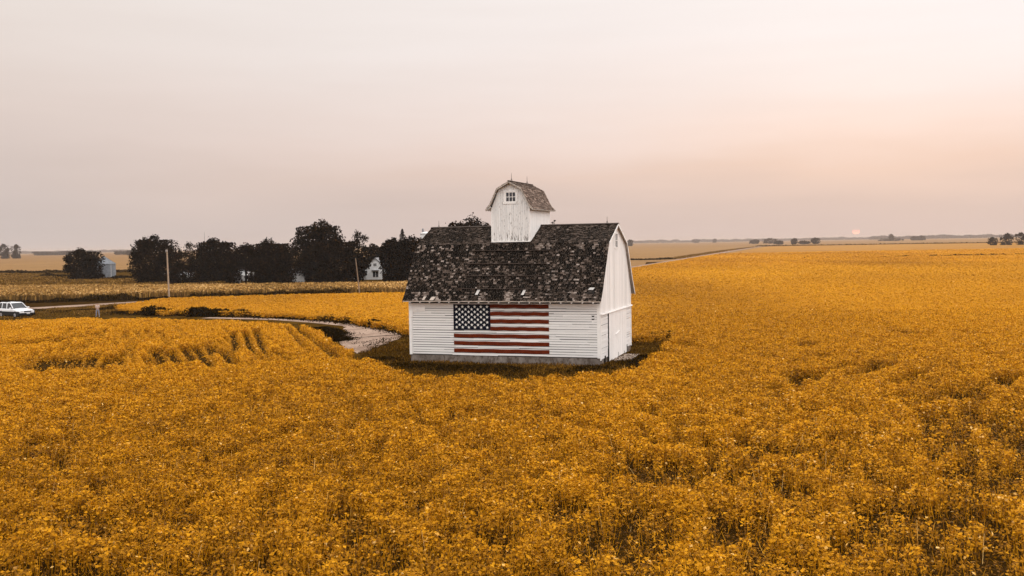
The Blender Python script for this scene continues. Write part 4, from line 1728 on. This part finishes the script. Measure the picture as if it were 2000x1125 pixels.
# grain bin
GDIST = 316
gb = empty('grain_bin', (xat(204.5, GDIST), GDIST, 0), 0, 'round galvanised grain bin with a conical roof beside a dark tree', 'grain bin')
GR = 21 / FPX * GDIST
gz = zat(204, 515, GDIST)
mb = MB()
N_ = 40
for i in range(N_):
    a, b = 2 * math.pi * i / N_, 2 * math.pi * (i + 1) / N_
    mb.face([(GR * math.cos(a), GR * math.sin(a), 0), (GR * math.cos(b), GR * math.sin(b), 0), (GR * math.cos(b), GR * math.sin(b), gz), (GR * math.cos(a), GR * math.sin(a), gz)])
mb.build('bin_wall', M_steel, gb)
mb = MB()
ga = zat(203, 501.5, GDIST)
for i in range(20):
    a, b = 2 * math.pi * i / 20, 2 * math.pi * (i + 1) / 20
    R2_ = GR + .15
    mb.face([(R2_ * math.cos(a), R2_ * math.sin(a), gz - .05), (R2_ * math.cos(b), R2_ * math.sin(b), gz - .05), (.35 * math.cos(b), .35 * math.sin(b), ga), (.35 * math.cos(a), .35 * math.sin(a), ga)], 0, .3 + .4 * (i % 2))
    mb.bar((R2_ * math.cos(a), R2_ * math.sin(a), gz - .02), (.35 * math.cos(a), .35 * math.sin(a), ga + .04), .08, .08)
mb.tube([(0, 0, ga - .1), (0, 0, ga + .25)], [.4, .4], 12)
mb.build('bin_roof', M_steel, gb)
mb = MB()
la = -.62
lx, ly = (GR + .12) * math.cos(la), (GR + .12) * math.sin(la)
for o_ in (-.2, .2):
    mb.bar((lx + o_, ly, 0), (lx + o_, ly, gz), .06, .06)
z_ = .3
while z_ < gz:
    mb.bar((lx - .2, ly, z_), (lx + .2, ly, z_), .04, .04)
    z_ += .4
mb.build('ladder', M_trim, gb)

# white storage bin top behind the barn roof
wb = empty('storage_bin', (xat(834, 262), 262, 0), 0, 'white bin top with a small dark cap peeking over the trees by the barn roof', 'bin')
mb = MB()
zt = zat(834, 456, 262)
mb.tube([(0, 0, 0), (0, 0, zt)], [1.55, 1.55], 20)
mb.build('bin_wall', M_white, wb)
mb = MB()
mb.tube([(0, 0, zt - .1), (0, 0, zt + .12)], [1.75, 1.75], 20)
mb.tube([(0, 0, zt + .12), (0, 0, zt + .5)], [1.6, .35], 20)
mb.build('platform', M_white, wb)
mb = MB()
mb.tube([(-.8, 0, zt + .3), (-.8, 0, zt + 1.1), (-.8, 0, zt + 1.45)], [.25, .28, .08], 10)
mb.bar((-.6, 0, zt + .55), (.6, 0, zt + .4), .12, .1)
mb.build('cap', M_groof, wb)

# utility poles
def pole(px, py, toppx, toppy, r0, label, material, arm):
    X0, Y0 = at(px, py)
    o = empty('utility_pole', (X0, Y0, 0), 0, label, 'utility pole')
    H = zat(toppx, toppy, Y0)
    dx = xat(toppx, Y0) - xat(px, Y0)
    dx = (toppx - px + 0.0169 * (py - toppy)) / FPX * Y0
    mb = MB()
    mb.tube([(0, 0, -.3), (dx * .5, 0, H * .5), (dx, 0, H)], [r0, r0 * .85, r0 * .68], 10)
    mb.build('shaft', material, o, smooth=False)
    mb = MB()
    if arm:
        mb.tube([(dx - .12, -.2, H - .4), (dx - .12, -.2, H - .05)], [.06, .06], 8)
        mb.build('insulator', M_patch, o)
        mb = MB()
        mb.tube([(dx + .12, -.2, H - .4), (dx + .12, -.2, H - .05)], [.06, .06], 8)
        mb.build('insulator', M_patch, o)


M_pole = plain('bleached wooden pole', (.36, .26, .18), .85, .2, 3)
M_pole2 = plain('brown wooden pole', (.22, .15, .10), .85, .2, 3)
pole(330.5, 584, 327.5, 487, .17, 'tall pale straight utility pole beside the gravel road', M_pole, True)
pole(703, 577, 695, 504, .12, 'thin brown leaning utility pole in front of the dark trees', M_pole2, False)
mst = empty('radio_mast', (xat(402, 290), 290, 0), 0, 'thin faint radio mast rising above the dark bumpy topped tree', 'mast')
mb = MB()
mb.tube([(0, 0, 0), (0, 0, zat(402, 453, 290))], [.06, .035], 6)
mb.build('shaft', M_rod, mst)

# ------------------------------------------------------------------ white car
M_paint = plain('white car paint', (.76, .77, .79), .25, .03, 1, 0, .5)
M_black = plain('black car plastic', (.012, .012, .013), .5, .2, 2)
M_cglass = plain('dark car glass', (.012, .016, .022), .06, .1, 1, 0, .6)
M_tyre = plain('tyre rubber', (.012, .012, .012), .8, .2, 3)
M_rim = plain('alloy wheel', (.50, .50, .52), .35, .1, 3, .6)
M_lamp = plain('lamp lens', (.65, .66, .68), .12, .05, 3, 0, .6)
CXY = at(34, 622)
car = empty('parked_car', (0, 0, 0), 0, 'white sport utility car with black lower trim parked at the left picture edge', 'car')
# local: +x forward, y left, origin under the front axle
WB = 2.62
body = bmesh.new()
# cross-section stations along x: (x, half width bottom, half width belt, z bottom, z belt)
low = [(.90, .66, .70, .42, .72), (.84, .80, .80, .36, .86), (.55, .86, .86, .34, .95), (.0, .875, .87, .34, 1.0), (-.45, .88, .88, .34, 1.04), (-.8, .88, .88, .32, 1.06),
       (-1.8, .88, .88, .32, 1.07), (-2.7, .88, .88, .34, 1.08), (-3.3, .86, .86, .40, 1.08), (-3.48, .80, .80, .45, 1.05)]
rings = []
for (x_, wb_, wt_, zb_, zt_) in low:
    ring = [body.verts.new(p) for p in ((x_, -wb_ * .95, zb_), (x_, -wb_, zb_ + .2), (x_, -wt_, zt_ - .14), (x_, -wt_ * .93, zt_), (x_, 0, zt_ + .035),
                                        (x_, wt_ * .93, zt_), (x_, wt_, zt_ - .14), (x_, wb_, zb_ + .2), (x_, wb_ * .95, zb_))]
    rings.append(ring)
for a, b in zip(rings[:-1], rings[1:]):
    for i in range(9):
        body.faces.new((a[i], a[(i + 1) % 9], b[(i + 1) % 9], b[i]))
body.faces.new(rings[0][::-1])
body.faces.new(rings[-1])
bmesh.ops.recalc_face_normals(body, faces=body.faces)
me = bpy.data.meshes.new('body')
body.to_mesh(me)
body.free()
me.materials.append(M_paint)
me.polygons.foreach_set('use_smooth', [True] * len(me.polygons))
bo = bpy.data.objects.new('body', me)
COL.objects.link(bo)
bo.parent = car
md = bo.modifiers.new('sub', 'SUBSURF')
md.levels = 1
md.render_levels = 2
# cabin frame and roof
mb = MB()
RZ = 1.66
base = [(-.42, .80, 1.03), (-3.38, .80, 1.06)]
topp = [(-1.15, .64, RZ), (-3.12, .66, RZ - .02)]
for s_ in (-1, 1):
    mb.bar((-.45, s_ * .79, 1.02), (-1.18, s_ * .645, RZ - .02), .07, .08)
    mb.bar((-1.62, s_ * .82, 1.02), (-1.75, s_ * .67, RZ - .02), .08, .05)
    mb.bar((-2.55, s_ * .82, 1.02), (-2.6, s_ * .67, RZ - .02), .08, .05)
    mb.bar((-3.38, s_ * .78, 1.02), (-3.12, s_ * .66, RZ - .02), .12, .08)
mb.hexa([(-1.12, -.66, RZ - .03), (-1.12, .66, RZ - .03), (-3.2, .67, RZ - .04), (-3.2, -.67, RZ - .04),
         (-1.25, -.58, RZ + .05), (-1.25, .58, RZ + .05), (-3.1, .6, RZ + .05), (-3.1, -.6, RZ + .05)])
mb.build('cabin', M_paint, car, bevel=.03)
mb = MB()
mb.face([(-.46, -.76, 1.03), (-.46, .76, 1.03), (-1.16, .62, RZ - .03), (-1.16, -.62, RZ - .03)])
mb.build('windscreen', M_cglass, car)
for s_ in (-1, 1):
    for (xa, xb, xc, xd) in ((-.55, -1.60, -1.74, -1.22), (-1.68, -2.52, -2.58, -1.80), (-2.6, -3.34, -3.12, -2.64)):
        mb = MB()
        mb.face([(xa, s_ * .805, 1.03), (xb, s_ * .805, 1.03), (xc, s_ * .655, RZ - .04), (xd, s_ * .655, RZ - .04)])
        mb.build('side_window', M_cglass, car)
    mb = MB()
    mb.box(-3.42, .80, s_ * .885 - .02, s_ * .885 + .02, .28, .72)
    mb.build('lower_trim', M_black, car, bevel=.015)
    mb = MB()
    mb.bar((-1.3, s_ * .55, RZ + .10), (-3.0, s_ * .57, RZ + .10), .04, .04)
    for x_ in (-1.35, -2.1, -2.95):
        mb.bar((x_, s_ * .56, RZ + .03), (x_, s_ * .56, RZ + .1), .05, .05)
    mb.build('roof_rail', M_black, car)
    mb = MB()
    mb.box(.80, .90, s_ * .58 - .16, s_ * .58 + .14, .70, .84)
    mb.build('headlight', M_lamp, car, bevel=.03)
    mb = MB()
    mb.box(-.72, -.55, s_ * 1.0 - .09, s_ * 1.0 + .09, 1.03, 1.17)
    mb.build('mirror', M_paint, car, bevel=.03)
mb = MB()
mb.face([(-3.42, -.7, 1.1), (-3.42, .7, 1.1), (-3.16, .6, RZ - .05), (-3.16, -.6, RZ - .05)])
mb.build('rear_window', M_cglass, car)
mb = MB()
mb.hexa([(.70, -.86, .34), (.96, -.6, .34), (.96, .6, .34), (.70, .86, .34), (.74, -.86, .58), (1.0, -.6, .58), (1.0, .6, .58), (.74, .86, .58)])
mb.build('front_bumper', M_black, car, bevel=.04)
mb = MB()
mb.box(.84, .925, -.40, .40, .66, .80)
mb.build('grille', M_black, car, bevel=.02)
mb = MB()
mb.box(.99, 1.012, -.18, .18, .44, .58)
mb.build('number_plate', M_patch, car)
for x_ in (0, -WB):
    for s_ in (-1, 1):
        mb = MB()
        mb.tube([(x_, s_ * .68, .34), (x_, s_ * .70, .34), (x_, s_ * .88, .34), (x_, s_ * .90, .34)], [.31, .34, .34, .31], 24)
        wh = mb.build('wheel', M_tyre, car)
        mb = MB()
        mb.tube([(x_, s_ * .895, .34), (x_, s_ * .912, .34)], [.20, .18], 16)
        for k in range(5):
            an = k * 1.2566
            mb.bar((x_, s_ * .915, .34), (x_ + .19 * math.cos(an), s_ * .915, .34 + .19 * math.sin(an)), .05, .02, up=(0, 1, 0))
        mb.build('rim', M_rim, wh)
        mb = MB()
        mb.tube([(x_, s_ * .60, .36), (x_, s_ * .885, .36)], [.41, .41], 24)
        mb.build('wheel_arch', M_black, car)
CYAW = math.radians(-33)
car.scale = (1.30, 1.28, 1.22)
car.rotation_euler = (0, 0, CYAW)
# the front right wheel stands on the spot seen in the photograph
car.location = (CXY[0] - (math.sin(CYAW) * .8), CXY[1] + .8 * math.cos(CYAW), .06)

# ------------------------------------------------------------------ person
def skin_obj(name, verts, edges, radii, material, parent, sub=2, root=0):
    me = bpy.data.meshes.new(name)
    me.from_pydata(verts, edges, [])
    o = bpy.data.objects.new(name, me)
    COL.objects.link(o)
    m = o.modifiers.new('skin', 'SKIN')
    for i, r_ in enumerate(radii):
        if not isinstance(r_, tuple):
            r_ = (r_, r_)
        me.skin_vertices[0].data[i].radius = r_
        me.skin_vertices[0].data[i].use_root = (i == root)
    m.use_smooth_shade = True
    m2 = o.modifiers.new('sub', 'SUBSURF')
    m2.levels = 1
    m2.render_levels = sub
    me.materials.append(material)
    o.parent = parent
    return o


M_skin = plain('skin', (.42, .25, .18), .55, .1, 8)
M_shirt = plain('pale pink beige shirt', (.55, .43, .38), .85, .12, 6)
M_jean = plain('light blue jeans', (.21, .225, .29), .9, .2, 6)
M_hair = plain('dark brown hair', (.015, .010, .008), .7, .2, 10)
M_shoe = plain('pale shoes', (.5, .47, .44), .7, .1, 6)
pp = at(191, 619.2)
per = empty('person', (pp[0], pp[1], .06), math.radians(12), 'person in a pale shirt and blue jeans looking down beside the driveway', 'person')
per.scale = (1.08, 1.08, 1.06)
# x: person's left(+)/right(-) ; faces -y (towards the camera), head bowed
V_, E_, R_ = [], [], []


def chain(pts, rads, link=None):
    idx = []
    for p, r_ in zip(pts, rads):
        V_.append(p)
        R_.append(r_)
        i = len(V_) - 1
        if idx:
            E_.append((idx[-1], i))
        elif link is not None:
            E_.append((link, i))
        idx.append(i)
    return idx


tr_ = chain([(0, 0, .94), (0, 0, 1.10), (0, -.005, 1.28), (0, -.005, 1.44), (0, -.03, 1.53), (0, -.07, 1.62), (0, -.085, 1.70)],
            [(.145, .10), (.135, .09), (.165, .105), (.13, .085), (.052, .052), (.078, .09), (.07, .085)])
for s_ in (-1, 1):
    chain([(s_ * .11, 0, .88), (s_ * .15, -.012, .50), (s_ * .185, .02, .10), (s_ * .19, -.05, .045), (s_ * .20, -.15, .035)], [.082, .058, .04, .042, .034], tr_[0])
    arm = chain([(s_ * .20, 0, 1.42), (s_ * .245, -.01, 1.15), (s_ * .12, -.20, 1.10), (s_ * .06, -.25, 1.13)], [.055, .043, .032, .034], tr_[3])
    for k in range(4):
        dxx = s_ * (.005 - k * .001)
        zz0 = 1.155 - k * .021
        ln_ = (.055, .062, .058, .045)[k]
        chain([(s_ * .045, -.275, zz0), (s_ * .02, -.29, zz0), (s_ * (.02 - ln_ * .5), -.272, zz0)], [.009, .0085, .007], arm[-1])
    chain([(s_ * .055, -.262, 1.165), (s_ * .035, -.275, 1.19)], [.011, .008], arm[-1])
chain([(0, -.165, 1.635), (0, -.185, 1.628)], [.018, .012], tr_[5])
for s_ in (-1, 1):
    chain([(s_ * .08, -.075, 1.645)], [.016], tr_[5])
skin_obj('body', V_, E_, R_, M_skin, per)
V_, E_, R_ = [], [], []
t0_ = chain([(0, 0, .90), (0, 0, 1.10), (0, -.005, 1.29), (0, -.005, 1.45)], [(.165, .12), (.155, .11), (.18, .12), (.125, .085)])
for s_ in (-1, 1):
    chain([(s_ * .205, 0, 1.415), (s_ * .245, -.01, 1.20)], [.068, .06], t0_[3])
skin_obj('shirt', V_, E_, R_, M_shirt, per)
V_, E_, R_ = [], [], []
h0 = chain([(0, 0, .92)], [(.155, .112)])
for s_ in (-1, 1):
    chain([(s_ * .11, 0, .84), (s_ * .15, -.012, .50), (s_ * .185, .015, .08)], [.096, .074, .06], h0[0])
skin_obj('jeans', V_, E_, R_, M_jean, per)
V_, E_, R_ = [], [], []
chain([(0, -.035, 1.65), (0, -.075, 1.735), (0, -.14, 1.735)], [(.095, .085), (.095, .10), (.08, .06)])
skin_obj('hair', V_, E_, R_, M_hair, per)
for s_ in (-1, 1):
    V_, E_, R_ = [], [], []
    chain([(s_ * .187, .03, .045), (s_ * .193, -.07, .045), (s_ * .20, -.17, .035)], [.048, .048, .036])
    skin_obj('shoe', V_, E_, R_, M_shoe, per, 1)
    mb = MB()
    mb.tube([(s_ * .03, -.155, 1.655), (s_ * .03, -.166, 1.653)], [.012, .007], 8)
    mb.build('eye', M_hair, per)

# ------------------------------------------------------------------ haze
mh = bpy.data.materials.new('haze air')
mh.use_nodes = True
N = NT(mh.node_tree)
pv = N.n('ShaderNodeVolumePrincipled')
pv.inputs['Color'].default_value = (.74, .675, .645, 1)
pv.inputs['Density'].default_value = 0.000105
pv.inputs['Anisotropy'].default_value = 0.2
oo = N.n('ShaderNodeOutputMaterial')
N.l(pv.outputs[0], oo.inputs['Volume'])
mb = MB()
mb.box(-GX - 50, GX + 50, GY0 - 50, GY1 + 50, -1.0, 26.0)
hz = mb.build('haze', mh)
hz['kind'] = 'stuff'
